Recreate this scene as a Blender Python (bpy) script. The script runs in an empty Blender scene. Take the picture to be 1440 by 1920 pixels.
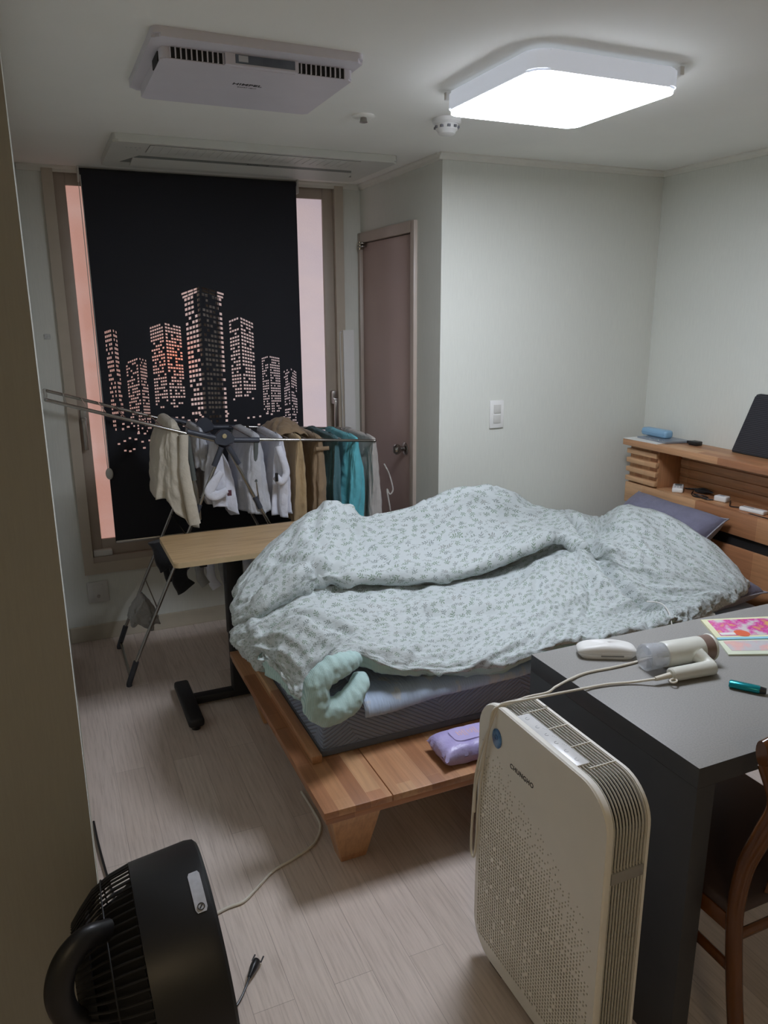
import bpy, bmesh, math, random
from mathutils import Vector, Matrix, noise, geometry
random.seed(7)
SC = bpy.context.scene
COL = SC.collection
PI = math.pi
V = Vector

# ---------------------------------------------------------------- camera, light, exposure
cam_d = bpy.data.cameras.new('camera')
cam = bpy.data.objects.new('camera', cam_d)
COL.objects.link(cam)
RT = V((0.91402368, -0.40562447, -0.00543171)); UP = V((0.10692952, 0.22799277, 0.96777341)); FW = V((0.39131418, 0.88514862, -0.25176402))
cam.matrix_world = Matrix(((RT.x, UP.x, -FW.x, 0), (RT.y, UP.y, -FW.y, 0), (RT.z, UP.z, -FW.z, 1.6502), (0, 0, 0, 1)))
cam_d.sensor_fit = 'HORIZONTAL'; cam_d.sensor_width = 36.0; cam_d.lens = 36 * 1436.14 / 1440
cam_d.clip_start = 0.02
SC.camera = cam
SC.view_settings.view_transform = 'Standard'
SC.view_settings.look = 'None'
SC.view_settings.gamma = 1.0
SC.view_settings.use_curve_mapping = False
SC.view_settings.exposure = 0.0
LAMP_POWER = 39.0
WINDOW_POWER = 0.68
HALL_POWER = 21.0
world = bpy.data.worlds.new('world'); SC.world = world
world.use_nodes = True
world.node_tree.nodes['Background'].inputs[0].default_value = (0.55, 0.6, 0.7, 1)
world.node_tree.nodes['Background'].inputs[1].default_value = 0.02

# ---------------------------------------------------------------- helpers
def lin(c):
    return tuple(((x / 255) / 12.92 if x / 255 <= 0.04045 else ((x / 255 + 0.055) / 1.055) ** 2.4) for x in c)

class NT:
    def __init__(s, name):
        s.m = bpy.data.materials.new(name); s.m.use_nodes = True
        s.n = s.m.node_tree.nodes; s.l = s.m.node_tree.links
        s.b = s.n['Principled BSDF']
    def add(s, t, **k):
        n = s.n.new(t)
        for a, v in k.items(): setattr(n, a, v)
        return n
    def link(s, a, b): s.l.new(a, b)
    def math(s, op, a, b=None, c=None, clamp=False):
        n = s.n.new('ShaderNodeMath'); n.operation = op; n.use_clamp = clamp
        for i, x in enumerate((a, b, c)):
            if x is None: continue
            if isinstance(x, (int, float)): n.inputs[i].default_value = x
            else: s.l.new(x, n.inputs[i])
        return n.outputs[0]
    def vmath(s, op, a, b=None, out=0):
        n = s.n.new('ShaderNodeVectorMath'); n.operation = op
        for i, x in enumerate((a, b)):
            if x is None: continue
            if isinstance(x, tuple): n.inputs[i].default_value = x
            else: s.l.new(x, n.inputs[i])
        return n.outputs[out]
    def coord(s, kind='Object', scale=(1, 1, 1), rot=(0, 0, 0)):
        t = s.n.new('ShaderNodeTexCoord'); m = s.n.new('ShaderNodeMapping')
        s.l.new(t.outputs[kind], m.inputs[0]); m.inputs['Scale'].default_value = scale; m.inputs['Rotation'].default_value = rot
        return m.outputs[0]
    def noise(s, vec, scale, detail=3, rough=.5):
        n = s.n.new('ShaderNodeTexNoise'); n.inputs['Scale'].default_value = scale; n.inputs['Detail'].default_value = detail
        n.inputs['Roughness'].default_value = rough
        s.l.new(vec, n.inputs['Vector']); return n.outputs['Fac']
    def ramp(s, fac, stops):
        n = s.n.new('ShaderNodeValToRGB'); e = n.color_ramp.elements
        while len(e) < len(stops): e.new(0.5)
        for i, (p, c) in enumerate(stops):
            e[i].position = p; e[i].color = (*c, 1)
        s.l.new(fac, n.inputs[0]); return n.outputs[0]
    def mix(s, fac, a, b, mode='MIX'):
        n = s.n.new('ShaderNodeMix'); n.data_type = 'RGBA'; n.blend_type = mode
        for i, x in ((0, fac), (6, a), (7, b)):
            if isinstance(x, (int, float)): n.inputs[i].default_value = x
            elif isinstance(x, tuple): n.inputs[i].default_value = (*x, 1)
            else: s.l.new(x, n.inputs[i])
        return n.outputs[2]
    def base(s, c): 
        if isinstance(c, tuple): s.b.inputs['Base Color'].default_value = (*c, 1)
        else: s.l.new(c, s.b.inputs['Base Color'])
    def bump(s, h, strength=.3, dist=.01):
        n = s.n.new('ShaderNodeBump'); n.inputs['Strength'].default_value = strength; n.inputs['Distance'].default_value = dist
        s.l.new(h, n.inputs['Height']); s.l.new(n.outputs[0], s.b.inputs['Normal'])
    def set(s, **k):
        for a, v in k.items(): s.b.inputs[a.replace('_', ' ')].default_value = v

def plain(name, rgb, rough=.5, metal=0.0, var=.06, scale=12, bump=0.0, bscale=200, coat=0, kind='Object'):
    t = NT(name); c = lin(rgb)
    f = t.noise(t.coord(kind), scale)
    t.base(t.ramp(f, [(0.3, tuple(x * (1 - var) for x in c)), (0.7, tuple(min(1, x * (1 + var)) for x in c))]))
    t.set(Roughness=rough, Metallic=metal)
    if coat: t.b.inputs['Coat Weight'].default_value = coat; t.b.inputs['Coat Roughness'].default_value = .1
    if bump: t.bump(t.noise(t.coord(kind), bscale, 4), bump, .002)
    return t.m

def wood(name, cols, plank=(0.5, 0.045), rough=.42, axis=0, grain=60, dark=.75):
    """laminated block wood: staves along axis, colour per stave, fine grain"""
    t = NT(name)
    rot = {0: (0, 0, 0), 1: (0, 0, PI / 2), 2: (0, PI / 2, 0)}[axis]
    v = t.coord('Object', rot=rot)
    br = t.add('ShaderNodeTexBrick'); br.offset = .37; br.squash = 1
    t.link(v, br.inputs['Vector']); br.inputs['Scale'].default_value = 1
    br.inputs['Brick Width'].default_value = plank[0]; br.inputs['Row Height'].default_value = plank[1]
    br.inputs['Mortar Size'].default_value = 0.0004; br.inputs['Bias'].default_value = 0
    br.inputs['Color1'].default_value = (0, 0, 0, 1); br.inputs['Color2'].default_value = (1, 1, 1, 1); br.inputs['Mortar'].default_value = (.35, .35, .35, 1)
    st = [(i / (len(cols) - 1), lin(c)) for i, c in enumerate(cols)]
    c1 = t.ramp(br.outputs['Color'], st)
    m2 = t.add('ShaderNodeMapping'); t.link(v, m2.inputs[0]); m2.inputs['Scale'].default_value = (3, grain, grain)
    g = t.noise(m2.outputs[0], 1.5, 5, .6)
    gc = t.ramp(g, [(.3, (dark, dark, dark)), (.65, (1.0, 1.0, 1.0))])
    t.base(t.mix(1.0, c1, gc, 'MULTIPLY')); t.set(Roughness=rough)
    t.bump(g, .08, .002)
    return t.m

def fabric(name, rgb, var=.08, rough=.9, weave=900, wr=14, wrs=.35):
    t = NT(name); c = lin(rgb); v = t.coord('Object')
    f = t.noise(v, wr, 4, .6)
    t.base(t.ramp(f, [(0.3, tuple(x * (1 - var) for x in c)), (0.7, tuple(min(1, x * (1 + var)) for x in c))]))
    t.set(Roughness=rough); t.b.inputs['Sheen Weight'].default_value = .15
    h = t.math('ADD', t.noise(v, wr * 1.6, 3, .6), t.math('MULTIPLY', t.noise(v, weave, 1), .04))
    t.bump(h, wrs, .02)
    return t.m

def emis(name, rgb, power):
    t = NT(name); t.base(lin(rgb)); t.b.inputs['Emission Color'].default_value = (*lin(rgb), 1); t.b.inputs['Emission Strength'].default_value = power
    return t

# ---- geometry helpers
def bm_new(): return bmesh.new()
def box(bm, lo, hi, bev=0.0, seg=2, mi=0):
    lo = V(lo); hi = V(hi); c = (lo + hi) / 2; s = hi - lo
    r = bmesh.ops.create_cube(bm, size=1.0)
    vs = r['verts']
    bmesh.ops.scale(bm, vec=s, verts=vs); bmesh.ops.translate(bm, vec=c, verts=vs)
    fs = set(f for v in vs for f in v.link_faces)
    for f in fs: f.material_index = mi
    if bev:
        es = list(set(e for v in vs for e in v.link_edges))
        bmesh.ops.bevel(bm, geom=es, offset=min(bev, min(s) * .49), segments=seg, affect='EDGES', profile=.5)
    return vs
def prism(bm, pts, vec, mi=0):
    """extrude a closed 3D polygon along vec"""
    a = [bm.verts.new(V(p)) for p in pts]; b = [bm.verts.new(V(p) + V(vec)) for p in pts]
    n = len(a); fs = [bm.faces.new(a), bm.faces.new(b[::-1])]
    for i in range(n): fs.append(bm.faces.new((a[i], b[i], b[(i + 1) % n], a[(i + 1) % n])))
    for f in fs: f.material_index = mi
    return fs
def smooth_path(pts, n=8):
    P = [V(p) for p in pts]
    if len(P) < 3: return P
    Q = [P[0] * 2 - P[1]] + P + [P[-1] * 2 - P[-2]]; out = []
    for i in range(1, len(Q) - 2):
        for k in range(n):
            t = k / n; a, b, c, d = Q[i - 1:i + 3]
            out.append(.5 * ((2 * b) + (c - a) * t + (2 * a - 5 * b + 4 * c - d) * t * t + (3 * b - a - 3 * c + d) * t ** 3))
    out.append(P[-1]); return out
def tube(bm, pts, r, seg=10, caps=True, mi=0, ry=None, up=None):
    """r: number or list; ry: second radius (list or number) across"""
    P = [V(p) for p in pts]; n = len(P)
    R = r if isinstance(r, (list, tuple)) else [r] * n
    RY = ry if isinstance(ry, (list, tuple)) else ([ry] * n if ry else R)
    rings = []; prev = V(up) if up else None
    for i in range(n):
        t = (P[min(i + 1, n - 1)] - P[max(i - 1, 0)]).normalized()
        if prev is None:
            prev = V((0, 0, 1)) if abs(t.z) < .9 else V((1, 0, 0))
        u = prev - t * prev.dot(t)
        if u.length < 1e-5: u = t.orthogonal()
        u.normalize(); w = t.cross(u)
        if not up: prev = u
        rings.append([bm.verts.new(P[i] + u * R[i] * math.cos(2 * PI * k / seg) + w * RY[i] * math.sin(2 * PI * k / seg)) for k in range(seg)])
    fs = []
    for i in range(n - 1):
        for k in range(seg):
            fs.append(bm.faces.new((rings[i][k], rings[i][(k + 1) % seg], rings[i + 1][(k + 1) % seg], rings[i + 1][k])))
    if caps: fs.append(bm.faces.new(rings[0][::-1])); fs.append(bm.faces.new(rings[-1]))
    for f in fs: f.material_index = mi
    return rings
def lathe(bm, origin, axis, prof, seg=32, mi=0, caps=True):
    """prof: list of (distance along axis, radius)"""
    o = V(origin); a = V(axis).normalized(); u = a.orthogonal().normalized(); w = a.cross(u); rings = []
    for d, r in prof:
        rings.append([bm.verts.new(o + a * d + (u * math.cos(2 * PI * k / seg) + w * math.sin(2 * PI * k / seg)) * max(r, 1e-4)) for k in range(seg)])
    fs = []
    for i in range(len(prof) - 1):
        for k in range(seg):
            fs.append(bm.faces.new((rings[i][k], rings[i][(k + 1) % seg], rings[i + 1][(k + 1) % seg], rings[i + 1][k])))
    if caps: fs.append(bm.faces.new(rings[0][::-1])); fs.append(bm.faces.new(rings[-1]))
    for f in fs: f.material_index = mi
def rrect(w, h, r, n=6):
    out = []
    for cx, cy, a0 in ((w / 2 - r, h / 2 - r, 0), (-w / 2 + r, h / 2 - r, PI / 2), (-w / 2 + r, -h / 2 + r, PI), (w / 2 - r, -h / 2 + r, 1.5 * PI)):
        for k in range(n + 1):
            a = a0 + PI / 2 * k / n; out.append((cx + r * math.cos(a), cy + r * math.sin(a)))
    return out
def grid(bm, F, nu, nv, uvf=None, mi=0, closed_u=False):
    vs = [[bm.verts.new(F(i / nu, j / nv)) for i in range(nu + (0 if closed_u else 1))] for j in range(nv + 1)]
    lay = bm.loops.layers.uv.verify() if uvf else None
    for j in range(nv):
        for i in range(nu):
            i2 = (i + 1) % nu if closed_u else i + 1
            f = bm.faces.new((vs[j][i], vs[j][i2], vs[j + 1][i2], vs[j + 1][i])); f.material_index = mi
            if lay:
                for lp, (a, b) in zip(f.loops, ((i, j), (i + 1, j), (i + 1, j + 1), (i, j + 1))): lp[lay].uv = uvf(a / nu, b / nv)
    return vs

def world_base(o):
    r = o
    while r.parent: r = r.parent
    return r.location
def obj(name, bm, mats, parent=None, smooth=True, ang=35, at=None):
    """bm is in world coordinates; links ONE mesh object"""
    bmesh.ops.recalc_face_normals(bm, faces=bm.faces)
    me = bpy.data.meshes.new(name)
    if parent is not None: off = V(world_base(parent))
    elif at is not None: off = V(at)
    else:
        xs = [v.co for v in bm.verts]
        off = V(((min(v.x for v in xs) + max(v.x for v in xs)) / 2, (min(v.y for v in xs) + max(v.y for v in xs)) / 2, min(v.z for v in xs)))
    bmesh.ops.translate(bm, vec=-off, verts=bm.verts)
    bm.to_mesh(me); bm.free()
    if not isinstance(mats, (list, tuple)): mats = [mats]
    for m in mats: me.materials.append(m)
    if smooth:
        me.polygons.foreach_set('use_smooth', [True] * len(me.polygons))
        me.set_sharp_from_angle(angle=math.radians(ang))
    o = bpy.data.objects.new(name, me); COL.objects.link(o)
    if parent is not None: o.parent = parent
    else: o.location = off
    return o
def tag(o, label=None, cat=None, group=None, kind=None):
    if label: o['label'] = label
    if cat: o['category'] = cat
    if group: o['group'] = group
    if kind: o['kind'] = kind
    return o
def thing(name, loc, label, cat, group=None):
    o = bpy.data.objects.new(name, None); COL.objects.link(o); o.location = loc; o.empty_display_size = .05
    return tag(o, label, cat, group)
def struct(name, bm, mat, parent=None, smooth=False):
    o = obj(name, bm, mat, parent, smooth)
    if parent is None: o['kind'] = 'structure'
    return o
def text_mesh(name, s, mat, parent, origin, xdir, ydir, size, depth=.0006, space=1.0, bold=0.0):
    c = bpy.data.curves.new(name, 'FONT'); c.body = s; c.size = size; c.extrude = depth; c.align_x = 'CENTER'; c.align_y = 'CENTER'
    c.space_character = space; c.offset = bold
    o = bpy.data.objects.new(name + '_curve', c); COL.objects.link(o)
    bpy.context.view_layer.update()
    dg = bpy.context.evaluated_depsgraph_get()
    me = bpy.data.meshes.new_from_object(o.evaluated_get(dg))
    COL.objects.unlink(o); bpy.data.objects.remove(o); bpy.data.curves.remove(c)
    x = V(xdir).normalized(); y = V(ydir).normalized(); z = x.cross(y)
    M = Matrix(((x.x, y.x, z.x, origin[0]), (x.y, y.y, z.y, origin[1]), (x.z, y.z, z.z, origin[2]), (0, 0, 0, 1)))
    me.transform(Matrix.Translation(-V(world_base(parent))) @ M)
    me.materials.clear(); me.materials.append(mat)
    r = bpy.data.objects.new(name, me); COL.objects.link(r); r.parent = parent
    return r

# ---------------------------------------------------------------- materials
def wallpaper(name, rgb):
    t = NT(name); c = lin(rgb)
    v = t.coord('Object', scale=(160, 160, 9))
    n = t.noise(v, 1.5, 4, .6); n2 = t.noise(t.coord('Object'), 1.3, 2)
    a = t.ramp(n, [(.35, tuple(x * .95 for x in c)), (.65, c)])
    b = t.ramp(n2, [(.3, (.96, .96, .96)), (.7, (1, 1, 1))])
    t.base(t.mix(1.0, a, b, 'MULTIPLY')); t.set(Roughness=.85); t.bump(n, .15, .0015); return t.m
M_wall = wallpaper('wallpaper', (216, 217, 208))
M_ceil = plain('ceiling_paper', (234, 233, 226), .9, var=.02, scale=3, bump=.1, bscale=260)
M_trim = plain('white_moulding', (214, 212, 202), .6, var=.03)
M_base = plain('beige_skirting', (186, 178, 160), .5, var=.04)
M_floor = None
t = NT('laminate_floor'); v = t.coord('Object', rot=(0, 0, PI / 2))
br = t.add('ShaderNodeTexBrick'); br.offset = .43; t.link(v, br.inputs['Vector']); br.inputs['Scale'].default_value = 1
br.inputs['Brick Width'].default_value = 1.2; br.inputs['Row Height'].default_value = .105; br.inputs['Mortar Size'].default_value = .0009; br.inputs['Mortar Smooth'].default_value = .3
br.inputs['Color1'].default_value = (0, 0, 0, 1); br.inputs['Color2'].default_value = (1, 1, 1, 1); br.inputs['Mortar'].default_value = (.5, .5, .5, 1)
c1 = t.ramp(br.outputs['Color'], [(0, lin((202, 187, 175))), (.5, lin((210, 195, 184))), (1, lin((218, 204, 193)))])
m2 = t.add('ShaderNodeMapping'); t.link(v, m2.inputs[0]); m2.inputs['Scale'].default_value = (2.2, 48, 1)
g = t.noise(m2.outputs[0], 2.6, 7, .68)
gc = t.ramp(g, [(.30, (.74, .72, .70)), (.5, (.95, .95, .95)), (.7, (1.05, 1.05, 1.05))])
cc = t.mix(1.0, c1, gc, 'MULTIPLY'); cc = t.mix(t.math('MULTIPLY', br.outputs['Fac'], .45), cc, lin((105, 92, 84)))
t.base(cc); t.set(Roughness=.42); t.bump(t.math('SUBTRACT', g, t.math('MULTIPLY', br.outputs['Fac'], 1.2)), .12, .002); M_floor = t.m
M_frame = plain('window_frame_beige', (180, 169, 152), .45, var=.03)
M_frame2 = plain('window_sash_taupe', (166, 153, 139), .45, var=.03)
M_chrome = plain('chrome', (168, 166, 162), .18, 1.0, var=.02)
M_steel = plain('satin_steel', (165, 162, 158), .3, 1.0, var=.03)
M_white = plain('white_plastic', (225, 224, 220), .4, var=.02)
M_dwhite = plain('old_white_plastic', (200, 198, 192), .5, var=.02)
M_black = plain('black_plastic', (26, 26, 28), .35, var=.05)
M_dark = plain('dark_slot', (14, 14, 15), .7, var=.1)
M_navy = plain('dark_slate_plastic', (62, 66, 76), .45, var=.05)
M_bmetal = plain('black_powder_coat', (24, 25, 28), .5, var=.05)
M_door = plain('door_taupe', (176, 154, 146), .38, var=.03, scale=4)
M_doorf = plain('door_frame_taupe', (180, 166, 154), .35, var=.03)
BEDW = [(162, 110, 76), (192, 142, 100), (205, 160, 118), (182, 126, 88), (212, 170, 128)]
M_wy = wood('rubberwood_along_y', BEDW, (0.34, 0.05), axis=1)
M_wx = wood('rubberwood_along_x', BEDW, (0.40, 0.05), axis=0)
M_wz = wood('rubberwood_upright', BEDW, (0.34, 0.05), axis=2)
t = NT('oak_desktop'); v = t.coord('Object', scale=(2.0, 26, 26)); g = t.noise(v, 2.2, 6, .62)
t.base(t.ramp(g, [(.25, lin((158, 128, 92))), (.5, lin((184, 154, 114))), (.75, lin((198, 170, 130)))])); t.set(Roughness=.4); M_oak = t.m
M_edge = plain('desk_edge_band', (196, 172, 134), .5, var=.04)

# mattress fabric: quilted chevrons
t = NT('quilted_grey_fabric')
def quilt(t, scale, cell):
    tc = t.add('ShaderNodeTexCoord'); uv = tc.outputs['UV']
    sep = t.add('ShaderNodeSeparateXYZ'); t.link(uv, sep.inputs[0])
    ck = t.math('MODULO', t.math('FLOOR', t.math('DIVIDE', t.math('ADD', sep.outputs[0], t.math('MULTIPLY', sep.outputs[1], .55)), cell)), 2.0)
    a = t.math('ADD', t.math('MULTIPLY', sep.outputs[0], .62), sep.outputs[1]); b = t.math('SUBTRACT', t.math('MULTIPLY', sep.outputs[0], .62), sep.outputs[1])
    m = t.math('ADD', t.math('MULTIPLY', a, ck), t.math('MULTIPLY', b, t.math('SUBTRACT', 1.0, ck)))
    s = t.math('ABSOLUTE', t.math('SINE', t.math('MULTIPLY', m, scale)))
    return s
s = quilt(t, 215, .33); pw = t.math('POWER', s, .5)
f = t.noise(t.coord('Object'), 60, 3)
c = t.ramp(pw, [(.15, lin((94, 104, 124))), (.7, lin((136, 148, 170)))])
t.base(t.mix(t.math('MULTIPLY', f, .25), c, lin((108, 116, 134)))); t.set(Roughness=.95); t.bump(pw, .6, .010); t.b.inputs['Sheen Weight'].default_value = .2
M_matt = t.m
M_mborder = fabric('grey_knit_border', (96, 100, 110))
# floral comforter
t = NT('floral_cotton'); tc = t.add('ShaderNodeTexCoord'); uv = tc.outputs['UV']
def sprig_layer(t, uv, scale, seedoff, leafs):
    m = t.add('ShaderNodeMapping'); t.link(uv, m.inputs[0]); m.inputs['Location'].default_value = (seedoff, seedoff * .7, 0)
    sc = t.vmath('SCALE', m.outputs[0]); sc.node.inputs['Scale'].default_value = scale
    vo = t.add('ShaderNodeTexVoronoi'); vo.voronoi_dimensions = '2D'; vo.inputs['Scale'].default_value = 1; vo.inputs['Randomness'].default_value = .75
    t.link(sc, vo.inputs['Vector'])
    d = t.vmath('SUBTRACT', sc, vo.outputs['Position'])
    sp = t.add('ShaderNodeSeparateColor'); t.link(vo.outputs['Color'], sp.inputs[0])
    rot = t.add('ShaderNodeVectorRotate'); rot.rotation_type = 'Z_AXIS'; t.link(d, rot.inputs['Vector']); t.link(t.math('MULTIPLY', sp.outputs[0], 6.283), rot.inputs['Angle'])
    res = None
    for (cx, cy, a, L, W) in leafs:
        o = t.vmath('SUBTRACT', rot.outputs[0], (cx, cy, 0))
        r2 = t.add('ShaderNodeVectorRotate'); r2.rotation_type = 'Z_AXIS'; t.link(o, r2.inputs['Vector']); r2.inputs['Angle'].default_value = -a
        q = t.vmath('MULTIPLY', r2.outputs[0], (1 / L, 1 / W, 0)); ln = t.vmath('LENGTH', q, out=1)
        res = ln if res is None else t.math('MINIMUM', res, ln)
    return t.math('LESS_THAN', res, 1.0), sp
leafs = [(0, 0, 1.57, .34, .020), (.13, .13, .7, .15, .050), (-.13, .10, 2.4, .15, .050), (.14, -.09, .6, .14, .048), (-.14, -.12, 2.5, .14, .048), (0, .34, 1.57, .12, .05), (.02, -.30, .9, .10, .04)]
l1, s1 = sprig_layer(t, uv, 33, 0.0, leafs)
l2, s2 = sprig_layer(t, uv, 37, 3.3, [(0, 0, .3, .30, .018), (.15, .10, .9, .12, .045), (-.08, -.12, 2.2, .12, .045), (.02, .13, 1.9, .11, .04), (-.18, .02, 2.7, .1, .04)])
colr = t.ramp(s1.outputs[1], [(0.0, lin((86, 116, 82))), (.5, lin((104, 126, 98))), (.8, lin((98, 108, 106))), (1.0, lin((126, 126, 116)))])
base = lin((191, 198, 198))
c = t.mix(t.math('MULTIPLY', l1, .78), base, colr); c = t.mix(t.math('MULTIPLY', l2, .5), c, lin((112, 124, 116)))
t.base(c); t.set(Roughness=.8); t.b.inputs['Sheen Weight'].default_value = .1
v = t.coord('UV'); h = t.math('ADD', t.noise(v, 22, 5, .6), t.math('MULTIPLY', t.noise(v, 90, 3, .5), .25))
t.bump(h, .45, .014); M_floral = t.m
t = NT('mint_pinstripe_cotton'); v = t.coord('Object')
w = t.add('ShaderNodeTexWave'); w.inputs['Scale'].default_value = 75; w.inputs['Distortion'].default_value = .6; t.link(v, w.inputs['Vector'])
t.base(t.ramp(w.outputs['Fac'], [(.35, lin((158, 190, 186))), (.65, lin((186, 208, 204)))])); t.set(Roughness=.8)
t.bump(t.noise(v, 16, 4, .6), .5, .012); M_mint = t.m
t = NT('blue_printed_pad'); v = t.coord('Object')
n = t.noise(v, 14, 3); st = t.noise(t.coord('Object', scale=(90, 12, 12)), 1.5, 2)
c = t.ramp(n, [(.0, lin((170, 188, 214))), (.60, lin((184, 200, 222))), (.66, lin((205, 208, 212))), (1, lin((210, 212, 214)))])
t.base(t.mix(.25, c, lin((150, 168, 190)))); t.set(Roughness=.9); t.bump(t.math('ADD', n, st), .5, .01); M_pad = t.m
M_pillow = fabric('mauve_grey_linen', (110, 109, 128), .12)
M_pillow2 = fabric('warm_grey_linen', (150, 148, 156), .12)
t = NT('grey_engineered_stone'); v = t.coord('Object')
n = t.noise(v, 260, 2, .5); vo = t.add('ShaderNodeTexVoronoi'); vo.inputs['Scale'].default_value = 220; t.link(v, vo.inputs['Vector'])
c = t.ramp(n, [(.3, lin((132, 131, 128))), (.6, lin((146, 144, 140)))])
sp = t.math('LESS_THAN', vo.outputs['Distance'], .10); c = t.mix(t.math('MULTIPLY', sp, .35), c, lin((170, 170, 166)))
t.base(t.mix(t.math('MULTIPLY', t.noise(v, 5, 4), .3), c, lin((150, 147, 141)))); t.set(Roughness=.5); M_stone = t.m
M_stoneside = plain('shaded_stone_side', (66, 67, 72), .55, var=.05)  # same stone as the top, shade of the unlit sides put into the colour
M_chair = wood('glossy_amber_wood', [(98, 58, 28), (118, 72, 36), (106, 62, 30)], (1.2, .3), rough=.18, axis=2, grain=40, dark=.8)
M_pur = plain('warm_white_shell', (232, 229, 220), .45, var=.02)
M_purgr = plain('grey_grille', (150, 148, 144), .4, var=.03)
M_cream = plain('cream_cord', (214, 208, 194), .5, var=.02)
M_dryer = plain('dryer_shell', (214, 214, 204), .35, var=.02)
M_brownr = plain('rose_brown_ring', (140, 118, 108), .35, var=.05, metal=.2)

# ================================================================ STRUCTURE
D, X1, Y2, X3, H = 4.017, 1.647, 3.095, 2.856, 2.30
PY = 1.52      # near face of the left wall block
bm = bm_new(); box(bm, (-1.5, -2.2, -.05), (X3 + .1, D + .15, 0)); struct('floor', bm, M_floor)
bm = bm_new(); box(bm, (-1.5, -2.2, H), (X3 + .1, D + .15, H + .06)); struct('ceiling', bm, M_ceil)
# window opening x .15..1.50, z .42..2.3
WX0, WX1, WZ0 = .10, 1.545, .36
bm = bm_new()
box(bm, (-1.5, D, 0), (WX0 + .03, D + .12, H)); box(bm, (WX1 - .03, D, 0), (X1 + .12, D + .12, H)); box(bm, (WX0 + .03, D, 0), (WX1 - .03, D + .12, WZ0 + .03))
struct('wall_back', bm, M_wall)
M_wall_near = wallpaper('near_face_wallpaper', (156, 154, 146))  # darker wallpaper tone for the near face of the left wall
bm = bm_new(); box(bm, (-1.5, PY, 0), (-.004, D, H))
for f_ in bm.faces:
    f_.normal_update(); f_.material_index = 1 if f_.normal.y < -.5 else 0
struct('wall_left', bm, [M_wall, M_wall_near])
bm = bm_new()   # side wall with the door, opening y 3.37..3.985
DY0, DY1, DZ = 3.352, 4.0, 2.04
box(bm, (X1, Y2 + .10, 0), (X1 + .10, DY0, H)); box(bm, (X1, DY0, DZ), (X1 + .10, D, H)); box(bm, (X1, DY1, 0), (X1 + .10, D, DZ))
struct('wall_side', bm, M_wall)
bm = bm_new(); box(bm, (X1, Y2, 0), (X3, Y2 + .10, H)); struct('wall_front', bm, M_wall)
bm = bm_new(); box(bm, (X3, -2.2, 0), (X3 + .1, Y2, H)); struct('wall_right', bm, M_wall)
bm = bm_new(); box(bm, (-1.5, -2.3, 0), (X3, -2.2, H)); struct('wall_rear', bm, M_wall)
bm = bm_new(); box(bm, (-1.6, -2.2, 0), (-1.5, PY, H)); struct('wall_hall', bm, M_wall)
# ceiling mouldings
def mould(name, a, b, n):
    a = V(a); b = V(b); n = V(n); z = V((0, 0, 1))
    prof = [(0, 0), (.026, 0), (.026, -.006), (.014, -.014), (.010, -.026), (0, -.026)]
    bm = bm_new(); prism(bm, [a + n * p - z * 0 + z * q for p, q in prof], b - a); struct(name, bm, M_trim)
mould('trim_1', (0, D, H), (X1, D, H), (0, -1, 0))
mould('trim_2', (X1, D, H), (X1, Y2, H), (-1, 0, 0))
mould('trim_3', (X1 - .02, Y2, H), (X3, Y2, H), (0, -1, 0))
mould('trim_4', (X3, Y2, H), (X3, -2.2, H), (-1, 0, 0))
for n, lo, hi in (('baseboard_back', (0, D - .012, 0), (X1, D, .085)), ('baseboard_front', (X1 + .01, Y2 - .012, 0), (X3, Y2, .085)),
                  ('baseboard_right', (X3 - .012, -2.2, 0), (X3, Y2 - .012, .085)), ('baseboard_left', (-.004, PY, 0), (-.0005, D - .012, .085)),
                  ('baseboard_hall', (-1.5, PY - .012, 0), (-.004, PY, .085)), ('baseboard_side', (X1 - .012, Y2, 0), (X1, DY0 - .03, .085))):
    bm = bm_new(); box(bm, lo, hi, .003); struct(n, bm, M_base)

# ---- window
win = thing('window_1', ((WX0 + WX1) / 2, D, WZ0), 'beige framed frosted window glowing pink and orange behind the black blind', 'window')
win['kind'] = 'structure'
bm = bm_new(); f = .048
box(bm, (WX0, D - .016, WZ0), (WX0 + f, D + .10, H)); box(bm, (WX1 - f, D - .016, WZ0), (WX1, D + .10, H)); box(bm, (WX0 + f, D - .016, WZ0), (WX1 - f, D + .10, WZ0 + .06))
box(bm, (WX0 + f, D + .0, H - .02), (WX1 - f, D + .10, H))
obj('window_frame', bm, M_frame, win, smooth=False)
def glass_mat():
    t = NT('backlit_frosted_glass'); v = t.coord('Object')
    sx = t.add('ShaderNodeSeparateXYZ'); t.link(v, sx.inputs[0])
    n = t.noise(t.coord('Object', scale=(1, 1, 3)), 2.2, 2)
    fac = t.math('ADD', t.math('MULTIPLY', sx.outputs[0], .62), t.math('MULTIPLY_ADD', n, .5, .17))
    c = t.ramp(fac, [(.0, lin((200, 146, 132))), (.28, lin((212, 176, 168))), (.55, lin((212, 188, 186))), (1, lin((184, 170, 184)))])
    # a brighter orange street glow low behind the middle left
    d = t.vmath('DISTANCE', t.vmath('MULTIPLY', v, (1, 0, 1)), (-.185, 0, 1.08), out=1)
    gl = t.math('MULTIPLY', t.math('SUBTRACT', 1.0, t.math('DIVIDE', d, .15), clamp=True), .9)
    c = t.mix(gl, c, lin((255, 140, 100)))
    t.base((.5, .45, .44)); t.set(Roughness=.35)
    t.link(c, t.b.inputs['Emission Color']); t.link(t.math('MULTIPLY_ADD', gl, .35, WINDOW_POWER), t.b.inputs['Emission Strength'])
    w = t.add('ShaderNodeTexVoronoi'); w.inputs['Scale'].default_value = 160; t.link(v, w.inputs['Vector']); t.bump(w.outputs['Distance'], .3, .002)
    return t.m
M_glass = glass_mat()
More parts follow.
